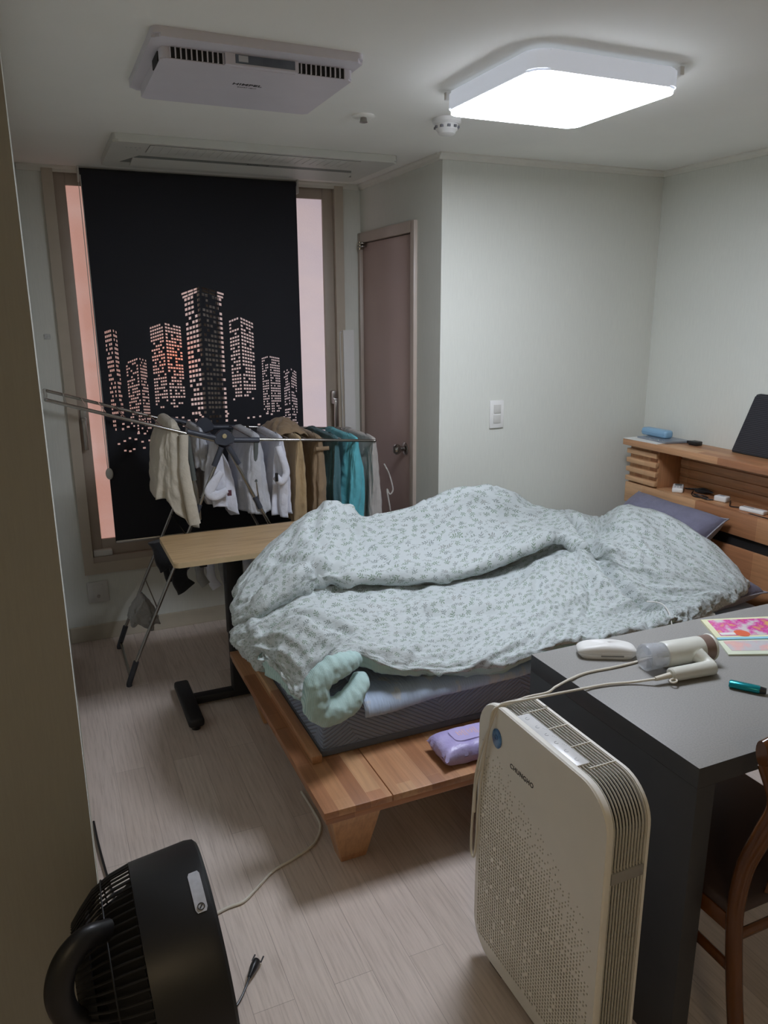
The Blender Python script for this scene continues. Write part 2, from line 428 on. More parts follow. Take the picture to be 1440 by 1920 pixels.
def sash(x0, x1, y, stile, top, bot, xs2=None):
    s = xs2 or stile
    bm = bm_new()
    box(bm, (x0, y, bot), (x0 + stile, y + .035, top), .003); box(bm, (x1 - s, y, bot), (x1, y + .035, top), .003)
    box(bm, (x0 + stile, y, bot), (x1 - s, y + .035, bot + .085), .003); box(bm, (x0 + stile, y, top - .062), (x1 - s, y + .035, top), .003)
    so = obj('sash', bm, M_frame2, win)
    bm = bm_new(); box(bm, (x0 + stile, y + .014, bot + .085), (x1 - s, y + .02, top - .062)); obj('glass_pane', bm, M_glass, so, smooth=False)
    return so
s1_ = sash(WX0 + f, .8148, D + .012, .05, 2.285, WZ0 + .09, .05)
s2_ = sash(.8152, WX1 - f, D + .012, .05, 2.285, WZ0 + .09, .058)
bm = bm_new(); box(bm, (WX0 + f, D - .012, WZ0 + .06), (WX1 - f, D + .10, WZ0 + .09)); obj('window_sill', bm, M_frame2, win, smooth=False)
def whandle(x, z, mat, flip, yf=D):
    bm = bm_new()
    box(bm, (x - .013, yf - .012, z - .02), (x + .013, yf + .016, z + .05), .003)
    box(bm, (x - .013, yf - .038, z - .02), (x + .013, yf - .01, z + .012), .004)
    box(bm, (x - .011 * 1.0, yf - .040, z - .145), (x + .011, yf - .026, z + .0), .004)
    return obj('window_handle', bm, mat, win)
whandle(1.472, 1.185, M_steel, 1, D - .012); whandle(.172, 1.15, M_steel, 0, D + .016)
# small block on sill
bm = bm_new(); box(bm, (.152, D - .01, WZ0 + .09), (.245, D + .045, WZ0 + .125), .006)
tag(obj('sill_box', bm, M_dwhite), 'small white block lying on the window sill left of the blind', 'box')

# ---- roller blind with skyline cutouts
bl = thing('roller_blind', (.77, 3.965, .53), 'black roller blind with a cut-out skyline of lit towers', 'blind')
BX0, BX1, BZ0, BZ1, BY = .262, 1.280, .532, 2.284, 3.972
def skyline():
    Q = []
    def face(xa, za, xb, zb, zbot, nc, rows, p, kx=.74, kz=.54, drop=0.0):
        for r in range(rows):
            fr = (r + .5) / rows
            for c in range(nc):
                if random.random() > p: continue
                u0 = (c + (1 - kx) / 2) / nc; u1 = (c + 1 - (1 - kx) / 2) / nc
                def P(u, q):
                    zt = za + (zb - za) * u; return (xa + (xb - xa) * u, zt + (zbot - zt) * q)
                q0 = (r + (1 - kz) / 2) / rows; q1 = (r + 1 - (1 - kz) / 2) / rows
                if fr > .82 and random.random() < (fr - .82) * 3.5: continue
                Q.append([P(u0, q0), P(u1, q0), P(u1, q1), P(u0, q1)])
    B = [(.302, .337, .358, 1.575, 1.585, 1.575, 1.09, 4, 3, 24, .68, .8), (.386, .448, .484, 1.425, 1.447, 1.435, 1.075, 6, 5, 24, .72, .8),
         (.512, .580, .662, 1.590, 1.612, 1.592, 1.19, 6, 6, 26, .78, .80), (.686, .769, .872, 1.726, 1.757, 1.728, 1.10, 5, 6, 27, .86, .86),
         (.902, .957, 1.028, 1.618, 1.637, 1.605, 1.21, 4, 5, 24, .8, .86), (1.063, 1.102, 1.160, 1.428, 1.438, 1.426, 1.14, 4, 6, 22, .75, .86),
         (1.179, 1.215, 1.250, 1.356, 1.372, 1.350, 1.07, 4, 4, 20, .72, .78)]
    for xl, xc, xr, zl, zc, zr, zb, nl, nr, rows, pl, pr in B:
        face(xl, zl, xc - .004, zc, zb, nl, rows, pl); face(xc + .004, zc, xr, zr, zb, nr, rows, pr)
    # cornice of the tallest tower
    for k in range(3):
        for a, b in ((0, .3), (.34, .62), (.66, .97)):
            xl, xc, zl, zc = .676 + .004 * k, .767, 1.748 - .016 * k, 1.780 - .013 * k
            P = lambda u, d: (xl + (xc - xl) * u, zl + (zc - zl) * u - d)
            Q.append([P(a, 0), P(b, 0), P(b, .009), P(a, .009)])
        for a, b in ((.03, .32), (.36, .64), (.68, 1)):
            xl, xc, zl, zc = .774, .884 - .004 * k, 1.780 - .013 * k, 1.748 - .016 * k
            P = lambda u, d: (xl + (xc - xl) * u, zl + (zc - zl) * u - d)
            Q.append([P(a, 0), P(b, 0), P(b, .009), P(a, .009)])
    # scattered low windows
    used = []
    for k in range(150):
        x = random.uniform(.31, 1.255); z = random.uniform(.99, 1.17) - .03 * random.random()
        if any(abs(x - a) < .018 and abs(z - b) < .018 for a, b in used): continue
        used.append((x, z)); w = random.uniform(.007, .010) * .5 + .002; h = .0042
        Q.append([(x - w, z + h), (x + w, z + h), (x + w, z - h), (x - w, z - h)])
    # drop overlaps
    out = []; boxes = []
    for q in Q:
        xs = [p[0] for p in q]; zs = [p[1] for p in q]; b = (min(xs) - .0012, max(xs) + .0012, min(zs) - .0006, max(zs) + .0006)
        slant = abs(q[0][1] - q[1][1])
        ok = True
        for c in boxes[-1400:]:
            if b[0] < c[1] - .0025 and b[1] > c[0] + .0025 and b[2] < c[3] - slant - .0015 and b[3] > c[2] + slant + .0015: ok = False; break
        if ok: out.append(q); boxes.append(b)
    return out
Q = skyline()
vs = [(BX0, BZ0), (BX1, BZ0), (BX1, BZ1), (BX0, BZ1)]; faces = [[0, 1, 2, 3]]
def ccw(q): return q if sum(a[0] * b[1] - b[0] * a[1] for a, b in zip(q, q[1:] + q[:1])) > 0 else q[::-1]
for q in map(ccw, Q):
    i = len(vs); vs += q; faces.append([i, i + 1, i + 2, i + 3])
ov, oe, of, _, _, ofo = geometry.delaunay_2d_cdt([V(a) for a in vs], [], faces, 0, 1e-6, True)
bm = bm_new(); bv = [bm.verts.new((p.x, BY, p.y)) for p in ov]
for fc, org in zip(of, ofo):
    if list(org) == [0]:
        try: bm.faces.new([bv[k] for k in fc])
        except ValueError: pass
bmesh.ops.delete(bm, geom=[v for v in bm.verts if not v.link_faces], context='VERTS')
M_blind = plain('blackout_fabric', (20, 22, 31), .75, var=.12, scale=3, bump=.1, bscale=500)
fo = obj('blind_fabric', bm, M_blind, bl, smooth=False)
md = fo.modifiers.new('thick', 'SOLIDIFY'); md.thickness = .0008
bm = bm_new(); tube(bm, [(BX0 - .003, BY + .016, 2.280), (BX1 + .003, BY + .016, 2.280)], .0145, 16); obj('roller_tube', bm, M_black, bl)
bm = bm_new(); box(bm, (BX0, BY - .006, .518), (BX1, BY + .006, .535), .004); obj('bottom_bar', bm, M_steel, bl)
for x in (BX0 - .012, BX1 + .004):
    bm = bm_new(); box(bm, (x, BY - .012, 2.235), (x + .008, BY + .036, H), .002); obj('bracket', bm, M_dwhite, bl)
bm = bm_new()
loop = [(.262, BY - .01, 2.26), (.264, BY - .012, 1.8), (.264, BY - .014, .95), (.262, BY - .016, .86)]
tube(bm, smooth_path(loop), .0016, 6)
tube(bm, smooth_path([(.252, BY - .01, 2.26), (.254, BY - .012, 1.5), (.256, BY - .014, .95), (.262, BY - .016, .86)]), .0016, 6)
cc_ = obj('pull_chain', bm, M_dwhite, bl)
bm = bm_new(); lathe(bm, (.262, BY - .022, .885), (0, 1, 0), [(0, .014), (.004, .018), (.008, .018), (.012, .014)], 24)
for v_ in bm.verts: v_.co.z = .885 + (v_.co.z - .885) * 1.6
obj('chain_weight', bm, M_dwhite, cc_)

# ---- door
dr = thing('door_1', (X1, (DY0 + DY1) / 2, 0), 'closed taupe door with a round chrome knob', 'door'); dr['kind'] = 'structure'
bm = bm_new()
box(bm, (X1 - .018, DY0 - .022, 0), (X1 + .04, DY0 + .018, DZ + .02), .003); box(bm, (X1 - .018, DY1 - .012, 0), (X1 + .04, D - .001, DZ + .02), .003)
box(bm, (X1 - .018, DY0 + .018, DZ - .03), (X1 + .04, DY1 - .012, DZ + .02), .003)
obj('door_frame', bm, M_doorf, dr)
bm = bm_new(); box(bm, (X1 + .0, DY0 + .02, .008), (X1 + .034, DY1 - .014, DZ - .034), .002); obj('door_leaf', bm, M_door, dr)
bm = bm_new()
lathe(bm, (X1 + .001, 3.455, .985), (-1, 0, 0), [(0, .032), (.004, .033), (.008, .028), (.010, .014), (.030, .012), (.034, .022), (.044, .027), (.056, .026), (.064, .018), (.066, .004)], 28)
obj('door_knob', bm, M_chrome, dr)
bm = bm_new(); box(bm, (X1 - .028, 3.93, 1.985), (X1 - .001, 3.985, 1.993), .001); box(bm, (X1 - .028, 3.93, 2.0), (X1 - .001, 3.985, 2.008), .001)
tube(bm, [(X1 - .024, 3.97, 1.975), (X1 - .024, 3.97, 2.016)], .005, 8)
obj('door_latch', bm, M_chrome, dr)

# ================================================================ CEILING FIXTURES
def flat_rr(bm, cx, cy, w, h, r, z0, z1, n=6, mi=0):
    prism(bm, [(cx + a, cy + b, z0) for a, b in rrect(w, h, r, n)], (0, 0, z1 - z0), mi)
LX, LY, LW = 1.450, 2.027, .470
lt = thing('ceiling_light', (LX, LY, H), 'square white ceiling light, switched on, with rounded corners', 'ceiling light')
bm = bm_new(); flat_rr(bm, LX, LY, LW + .012, LW + .012, .045, 2.238, H - .012, 8)
es = [e for e in bm.edges if len(e.link_faces) == 2 and abs(e.verts[0].co.z - e.verts[1].co.z) < 1e-5]
bmesh.ops.bevel(bm, geom=es, offset=.005, segments=2, affect='EDGES')
tb_ = emis('glowing_lamp_housing', (222, 228, 240), .34); tb_.set(Roughness=.5); obj('lamp_body', bm, tb_.m, lt)  # white housing given faint emission in place of bloom from the diffuser
bm = bm_new(); flat_rr(bm, LX, LY, LW, LW, .04, 2.230, 2.240, 8)
te = emis('lamp_diffuser', (234, 241, 255), LAMP_POWER)
obj('diffuser', bm, te.m, lt)
bm = bm_new(); flat_rr(bm, LX, LY, .36, .36, .02, H - .013, H); obj('mounting_plate', bm, M_white, lt)
for sx, sy in ((-1, 1), (1, -1)):
    bm = bm_new(); x = LX + sx * .234; y = LY + sy * .234
    box(bm, (x - .007, y - .007, 2.272), (x + .007, y + .007, H - .006), .002); obj('corner_clip', bm, M_white, lt)
# ventilator
vn = thing('ceiling_ventilator', (.59, 2.29, H), 'lilac-white rectangular ventilation unit with louvre slots, nearest on the ceiling', 'ventilation unit')
M_lil = plain('lilac_white_plastic', (206, 202, 208), .45, var=.02)
VX0, VX1, VY0, VY1 = .322, .858, 2.045, 2.535
bm = bm_new(); flat_rr(bm, (VX0 + VX1) / 2, (VY0 + VY1) / 2, VX1 - VX0, VY1 - VY0, .02, H - .022, H)
bmesh.ops.bevel(bm, geom=[e for e in bm.edges if abs(e.verts[0].co.z - e.verts[1].co.z) < 1e-5 and e.verts[0].co.z < H - .01], offset=.008, segments=2, affect='EDGES')
obj('base_plate', bm, M_lil, vn)
bm = bm_new(); z0, z1 = H - .048, H - .018
flat_rr(bm, .600, 2.312, .50, .395, .012, z0, z1)
bmesh.ops.bevel(bm, geom=[e for e in bm.edges if abs(e.verts[0].co.z - e.verts[1].co.z) < 1e-5 and e.verts[0].co.z < H - .03], offset=.004, segments=2, affect='EDGES')
obj('front_panel', bm, M_lil, vn)
for x0, x1 in ((.372, .502), (.692, .826)):
    bm = bm_new(); box(bm, (x0, 2.1135, z0 + .002), (x1, 2.118, z0 + .026)); sl = obj('air_slot', bm, M_dark, vn, smooth=False)
    bm = bm_new()
    for k in range(11):
        x = x0 + (x1 - x0) * k / 10; box(bm, (x - .0015, 2.109, z0 + .002), (x + .0015, 2.118, z0 + .026))
    obj('slot_ribs', bm, M_lil, sl, smooth=False)
bm = bm_new(); box(bm, (.347, 2.15, z0 + .002), (.352, 2.235, z0 + .024)); obj('side_slot', bm, M_dark, vn, smooth=False)
bm = bm_new(); prism(bm, [(.515, 2.100, z0 + .03), (.69, 2.100, z0 + .03), (.69, 2.118, z0), (.52, 2.118, z0)], (0, 0, -.002)); prism(bm, [(.505, 2.10, z0 + .028), (.695, 2.10, z0 + .028), (.695, 2.12, z0 + .028), (.505, 2.12, z0 + .028)], (0, 0, -.028))
obj('display_housing', bm, M_lil, vn, smooth=False)
bm = bm_new(); box(bm, (.53, 2.0985, z0 + .004), (.685, 2.101, z0 + .024)); obj('display', bm, plain('smoky_display', (92, 98, 108), .2, var=.15, scale=30), vn, smooth=False)
bm = bm_new(); box(bm, (.538, 2.0975, z0 + .008), (.562, 2.0992, z0 + .022)); obj('sensor_window', bm, plain('pale_sensor', (190, 192, 196), .3), vn, smooth=False)
M_ink = plain('dark_print', (50, 50, 54), .6)
text_mesh('maker_lettering', 'HIMPEL', M_ink, vn, (.600, 2.262, z0 - .0003), (1, 0, 0), (0, -1, 0), .024, .0003, 1.05, .0006)
text_mesh('small_lettering', 'SMART VENT', M_ink, vn, (.605, 2.288, z0 - .0003), (1, 0, 0), (0, -1, 0), .009, .0002)
# air conditioner cassette
ac = thing('ceiling_air_conditioner', (.92, 3.48, H), 'long white one-way ceiling air conditioner panel above the blind', 'air conditioner')
M_ac = plain('ac_white', (204, 204, 196), .45, var=.02)
bm = bm_new(); flat_rr(bm, .917, 3.485, 1.160, .535, .018, H - .0165, H + .0135)
bmesh.ops.bevel(bm, geom=[e for e in bm.edges if abs(e.verts[0].co.z - e.verts[1].co.z) < 1e-5 and e.verts[0].co.z < H - .01], offset=.008, segments=3, affect='EDGES')
obj('cover_panel', bm, M_ac, ac)
bm = bm_new(); box(bm, (.475, 3.243, H - .0195), (1.335, 3.385, H - .015), .002); ig = obj('intake_grille', bm, M_ac, ac)
bm = bm_new()
for k in range(26): 
    x = .49 + k * .033; box(bm, (x, 3.25, H - .0202), (x + .0012, 3.378, H - .0194))
obj('grille_lines', bm, plain('grille_line_grey', (176, 177, 170), .5), ig, smooth=False)
bm = bm_new(); box(bm, (.474, 3.241, H - .0175), (1.336, 3.387, H - .0155)); obj('grille_gap', bm, M_dark, ac, smooth=False)
M_acg = plain('ac_recess_grey', (120, 124, 118), .6, var=.02)
bm = bm_new(); prism(bm, [(.40, 3.62, H - .0165), (.46, 3.465, H - .0165), (1.38, 3.465, H - .0165), (1.44, 3.62, H - .0165)], (0, 0, -.001)); obj('outlet_recess', bm, M_acg, ac, smooth=False)
bm = bm_new(); prism(bm, [(.44, 3.505, H - .017), (.44, 3.625, H - .030), (.44, 3.635, H - .026), (.44, 3.515, H - .013)], (.97, 0, 0)); obj('louvre_blade', bm, M_ac, ac, smooth=False)
bm = bm_new()
for k, x in enumerate((.395, .412, .429, .446)): lathe(bm, (x, 3.315, H - .0155), (0, 0, -1), [(0, .0045), (.001, .0045)], 12)
lathe(bm, (.44, 3.355, H - .0155), (0, 0, -1), [(0, .004), (.001, .004)], 12)
bm.free()
M_ind = plain('indicator_grey', (120, 120, 118), .4)
for x, y in ((.395, 3.315), (.412, 3.315), (.429, 3.315), (.446, 3.315), (.44, 3.355)):
    bm = bm_new(); lathe(bm, (x, y, H - .0155), (0, 0, -1), [(0, .0045), (.001, .0045)], 12); obj('indicator_light', bm, M_ind, ac)
text_mesh('maker_lettering', 'SAMSUNG', M_ink, ac, (.955, 3.485, H - .0178), (1, 0, 0), (0, -1, 0), .020, .0003, 1.1)
ac.location.z -= .014
# sprinkler and smoke detector
sp_ = thing('fire_sprinkler', (1.10, 2.642, H), 'small round white sprinkler head on the ceiling left of the lamp', 'sprinkler')
bm = bm_new(); lathe(bm, (1.10, 2.642, H), (0, 0, -1), [(0, .040), (.004, .040), (.007, .034), (.007, .016)], 28); obj('escutcheon', bm, M_ceil, sp_)
bm = bm_new(); lathe(bm, (1.10, 2.642, H - .006), (0, 0, -1), [(0, .010), (.010, .012), (.016, .014), (.018, .006)], 16); obj('nozzle', bm, M_steel, sp_)
sd = thing('smoke_detector', (1.385, 2.575, H), 'round white smoke detector beside the ceiling light', 'smoke detector')
bm = bm_new(); lathe(bm, (1.385, 2.575, H), (0, 0, -1), [(0, .05), (.012, .05), (.018, .044)], 32); obj('mounting_base', bm, M_white, sd)
bm = bm_new(); lathe(bm, (1.385, 2.575, H - .018), (0, 0, -1), [(0, .040), (.018, .038), (.024, .032), (.030, .030), (.034, .024), (.036, .004)], 32); obj('sensor_head', bm, M_white, sd)
bm = bm_new()
for k in range(10):
    a = 2 * PI * k / 10; c = V((1.385 + .0385 * math.cos(a), 2.575 + .0385 * math.sin(a), H - .028)); r = .005
    box(bm, c - V((r, r, .004)), c + V((r, r, .004)))
obj('vent_slots', bm, plain('detector_slot', (110, 110, 114), .6), sd, smooth=False)

# ---- wall fittings
sw = thing('light_switch', (1.95, Y2, 1.12), 'white double rocker switch on the wall right of the door corner', 'light switch')
bm = bm_new(); box(bm, (1.912, Y2 - .009, 1.118), (1.988, Y2, 1.249), .005); obj('switch_plate', bm, M_white, sw)
for z in (1.142, 1.189):
    bm = bm_new(); box(bm, (1.931, Y2 - .0125, z), (1.970, Y2 - .008, z + .040), .002); obj('rocker', bm, M_dwhite, sw)
so = thing('wall_socket', (.152, D, .215), 'white socket plate on the wall beneath the window', 'socket')
bm = bm_new(); box(bm, (.103, D - .009, .205), (.205, D, .318), .004); obj('socket_plate', bm, M_dwhite, so)
bm = bm_new(); box(bm, (.130, D - .011, .222), (.180, D - .008, .302), .002); obj('insert', bm, M_dwhite, so)
bm = bm_new(); lathe(bm, (.155, D - .0105, .238), (0, -1, 0), [(0, .009), (.004, .008), (.004, .003)], 18); obj('coax_jack', bm, M_steel, so)
bm = bm_new(); box(bm, (.036, D - .003, 1.538), (.064, D, 1.562), .001)
tag(obj('wall_sticker', bm, plain('faint_sticker', (186, 188, 184), .7, var=.2, scale=120)), 'tiny pale square sticker on the wall left of the window', 'sticker')
# leaning boards in the corner
lb = thing('upright_panel', (1.59, 3.97, 0), 'tall slim white panel standing between the window and the door', 'panel')
bm = bm_new(); prism(bm, [(1.592, 3.975, 0.0), (1.592, 3.995, 1.56), (1.592, 4.012, 1.56), (1.592, 3.992, 0.0)], (-.062, 0, 0)); obj('front_board', bm, M_white, lb, smooth=False)
bm = bm_new(); tube(bm, smooth_path([(1.522, 3.985, 0.01), (1.516, 3.99, 1.0), (1.512, 3.998, 1.5), (1.516, 4.0, 1.545), (1.526, 4.0, 1.555)]), .0035, 8); obj('edge_strip', bm, M_dwhite, lb)

# ================================================================ BED
bed = thing('bed_frame', (1.65, 2.4, 0), 'low laminated wooden bed frame with a shelved headboard', 'bed')
BX, BYF, BYB, BZ = .605, 1.800, 2.985, .272
# front ledge planks (each a board across y), side ledge
xs = [BX, .82, 1.205, 1.62, 2.04, 2.46, 2.66]
for a, b in zip(xs[:-1], xs[1:]):
    bm = bm_new(); box(bm, (a + (0 if a == BX else .0012), BYF, BZ - .022), (b - .0012, 2.30, BZ), .0025); obj('deck_board', bm, M_wy, bed)
bm = bm_new(); box(bm, (BX, 2.3012, BZ - .022), (.705, BYB, BZ), .0025); obj('deck_board', bm, M_wy, bed)
bm = bm_new(); box(bm, (.706, 2.3012, BZ - .022), (2.66, BYB, BZ), .0025); obj('deck_board', bm, M_wy, bed)
bm = bm_new(); box(bm, (BX + .008, BYF + .008, BZ - .046), (2.66, BYF + .032, BZ - .0225), .002); obj('edge_rail', bm, M_wx, bed)
bm = bm_new(); box(bm, (BX + .008, BYF + .033, BZ - .046), (BX + .032, BYB, BZ - .0225), .002); obj('edge_rail', bm, M_wy, bed)
bm = bm_new(); box(bm, (BX + .048, 2.045, BZ), (BX + .082, BYB, BZ + .028), .004); obj('mattress_stop', bm, M_wy, bed)
def leg(x, y, sx, sy):
    bm = bm_new()
    # plank leg: wide at top, tapered
    prism(bm, [(x, y, BZ - .047), (x + sx * .16, y, BZ - .047), (x + sx * .16, y, BZ - .11), (x + sx * .115, y, .0), (x + sx * .045, y, 0)], (0, sy * .045, 0))
    bmesh.ops.bevel(bm, geom=list(bm.edges), offset=.002, segments=1, affect='EDGES')
    return obj('leg', bm, M_wz, bed)
bm = bm_new()
def tap(bm, top, bot, z1, z0):
    a = [bm.verts.new((x, y, z1)) for x, y in top]; b = [bm.verts.new((x, y, z0)) for x, y in bot]
    bm.faces.new(a); bm.faces.new(b[::-1])
    for i in range(4): bm.faces.new((a[i], b[i], b[(i + 1) % 4], a[(i + 1) % 4]))
def tleg(x0, y0, fx, fy):
    bm = bm_new()
    w, d, wb, db, ox, oy = .165, .115, .085, .06, .055, .075
    T = [(x0, y0), (x0 + fx * w, y0), (x0 + fx * w, y0 + fy * d), (x0, y0 + fy * d)]
    B = [(x0 + fx * ox, y0 + fy * oy), (x0 + fx * (ox + wb), y0 + fy * oy), (x0 + fx * (ox + wb), y0 + fy * (oy + db)), (x0 + fx * ox, y0 + fy * (oy + db))]
    tap(bm, T, B, BZ - .0465, 0)
    bmesh.ops.bevel(bm, geom=list(bm.edges), offset=.003, segments=1, affect='EDGES')
    obj('leg', bm, M_wz, bed, smooth=False)
tleg(.637, 1.834, 1, 1); tleg(.64, 2.95, 1, -1); tleg(2.62, 1.834, -1, 1); tleg(2.62, 2.95, -1, -1)
# headboard (part with sub-parts)
HY0, HY1 = 1.80, 2.992
bm = bm_new(); box(bm, (2.668, HY0, .40 - .13), (2.70, HY1, .66), .003); hb = obj('headboard', bm, M_wy, bed)
bm = bm_new(); box(bm, (2.684, HY0, .66), (2.70, HY1, .712)); obj('black_inlay', bm, M_dark, hb, smooth=False)
bm = bm_new(); box(bm, (2.668, HY0, .711), (2.70, HY1, .814), .003); obj('upper_rail', bm, M_wy, hb)
bm = bm_new(); box(bm, (2.70, HY0, .795), (2.85, HY1, .814), .002); obj('shelf', bm, M_wy, hb)
bm = bm_new(); box(bm, (2.640, HY0 - .01, 1.004), (2.852, HY1 + .008, 1.036), .004); obj('top_board', bm, M_wy, hb)
bm = bm_new(); box(bm, (2.835, HY0, .27), (2.85, HY1, 1.003)); obj('back_panel', bm, M_wy, hb, smooth=False)
bm = bm_new()
for k in range(4): z = .838 + k * .042; box(bm, (2.826, 2.0, z), (2.8355, 2.79, z + .028), .002)
obj('back_slats', bm, M_wy, hb)
for y0, y1, o_ in ((2.792, HY1, 1), (HY0, 1.99, 0)):
    bm = bm_new(); box(bm, (2.69, y0, .8145), (2.834, y0 + .016, 1.0035), .002); box(bm, (2.69, y1 - .016, .8145), (2.834, y1, 1.0035), .002)
    box(bm, (2.69, y0 + .016, .8145), (2.70, y1 - .016, 1.0035)); ca = obj('side_cabinet', bm, M_wz, hb)
    for k in range(4):
        z = .823 + k * .046
        bm = bm_new(); box(bm, (2.668, y0 - .002, z), (2.6898, y1 + .004, z + .024), .002); box(bm, (2.69, y1 + .0002, z), (2.834, y1 + .006, z + .024), .001)
        obj('front_slat', bm, M_wy, hb)
bm = bm_new(); box(bm, (2.69, 2.150, .8142), (2.702, 2.255, .8150)); obj('cable_slot', bm, M_dark, hb, smooth=False)
for y in (HY0, HY1 - .03):
    bm = bm_new(); box(bm, (2.70, y, 0), (2.834, y + .03, .794), .002); obj('headboard_leg', bm, M_wz, hb)

# mattress
def soft_box(bm, lo, hi, r, crown=.0, n=(40, 26, 8), uvs=1.0):
    """rounded box with uv in metres; made of grids"""
    lo = V(lo); hi = V(hi)
    vs = box(bm, lo, hi, r, 4)
    lay = bm.loops.layers.uv.verify()
    for f in bm.faces:
        nrm = f.normal if f.normal.length else V((0, 0, 1)); f.normal_update(); nrm = f.normal
        for lp in f.loops:
            c = lp.vert.co
            if abs(nrm.z) > .7: lp[lay].uv = (c.x, c.y)
            elif abs(nrm.y) > abs(nrm.x): lp[lay].uv = (c.x, c.z)
            else: lp[lay].uv = (c.y, c.z)
mt = thing('mattress', (1.68, 2.53, BZ), 'grey quilted mattress on the wooden bed frame', 'mattress')
bm = bm_new(); soft_box(bm, (.695, 2.072, BZ + .012), (2.655, 3.02, .448), .022); obj('quilted_cover', bm, M_matt, mt)
bm = bm_new(); soft_box(bm, (.692, 2.069, BZ), (2.658, 3.023, BZ + .026), .008); obj('bottom_edge', bm, M_mborder, mt)

# blue pad
def fbm(x, y, z=0.0, o=3):
    return noise.fractal(V((x, y, z)), 1.0, 2.0, o)
bm = bm_new()
def padF(u, v_):
    x = .83 + (2.60 - .83) * u
    front = 2.044 - .004 * math.sin(x * 9) - .003 * math.sin(x * 23 + 1)
    y = front + (2.95 - front) * v_
    z = .452 + .006 * (1 + fbm(x * 6, y * 6)) + .012 * max(0, 1 - abs(u - .93) / .08)
    q = max(0, 1 - v_ / .05)
    if q > 0:
        y = front - .002 + (y - front) * (1 - q) - .004 * math.sin(q * PI); z -= q ** 1.3 * (.056 - .024 * min(1, max(0, (x - .85) / .6)) + .004 * math.sin(x * 21))
    return V((x, y, z))
grid(bm, padF, 120, 160)
po = obj('mattress_pad', bm, M_pad, at=(1.7, 2.5, .45)); md = po.modifiers.new('thick', 'SOLIDIFY'); md.thickness = .006; md.offset = 1
tag(po, 'thin blue quilted pad spread over the mattress under the comforter', 'mattress pad')

# pillows
def pillow(name, c, w, d, h, rot, mats, label, n=36):
    bm = bm_new(); R = rot
    lay = None
    def P(u, v_, s):
        a, b = u * 2 - 1, v_ * 2 - 1
        e = max(0, (1 - abs(a) ** 3.2)) * max(0, (1 - abs(b) ** 3.2))
        pinch = 1 - .10 * (1 - abs(a)) ** .5 * (abs(b) ** 2)
        pinch2 = 1 - .10 * (1 - abs(b)) ** .5 * (abs(a) ** 2)
        z = s * h / 2 * e ** .45 + .010 * fbm(a * 2.2 + c[0] * 5, b * 2.2, s) * e
        return V(c) + R @ V((a * w / 2 * pinch2, b * d / 2 * pinch, z))
    grid(bm, lambda u, v_: P(u, v_, 1), n, n); grid(bm, lambda u, v_: P(u, v_, -1), n, n, mi=1)
    bmesh.ops.remove_doubles(bm, verts=bm.verts, dist=.0005)
    p = obj(name, bm, mats, ang=80)
    tag(p, label, 'pillow')
    pts = []
    m = 24
    for k in range(m): pts.append(P(k / m, 0, 1))
    for k in range(m): pts.append(P(1, k / m, 1))
    for k in range(m): pts.append(P(1 - k / m, 1, 1))
    for k in range(m + 1): pts.append(P(0, 1 - k / m, 1))
    b2 = bm_new(); tube(b2, pts, .0035, 6)
    obj('piping', b2, M_pillow2, p)
    return p
from mathutils import Euler
pillow('pillow', (2.515, 2.60, .665), .36, .58, .17, Euler((0.0, -.72, -.04)).to_matrix(), [M_pillow, M_pillow2], 'mauve grey pillow propped upright against the headboard, the upper one')
pillow('pillow', (2.395, 2.36, .530), .43, .62, .16, Euler((0.05, -.06, .10)).to_matrix(), [M_pillow, M_pillow2], 'mauve grey pillow lying flat on the mattress beneath the comforter corner')

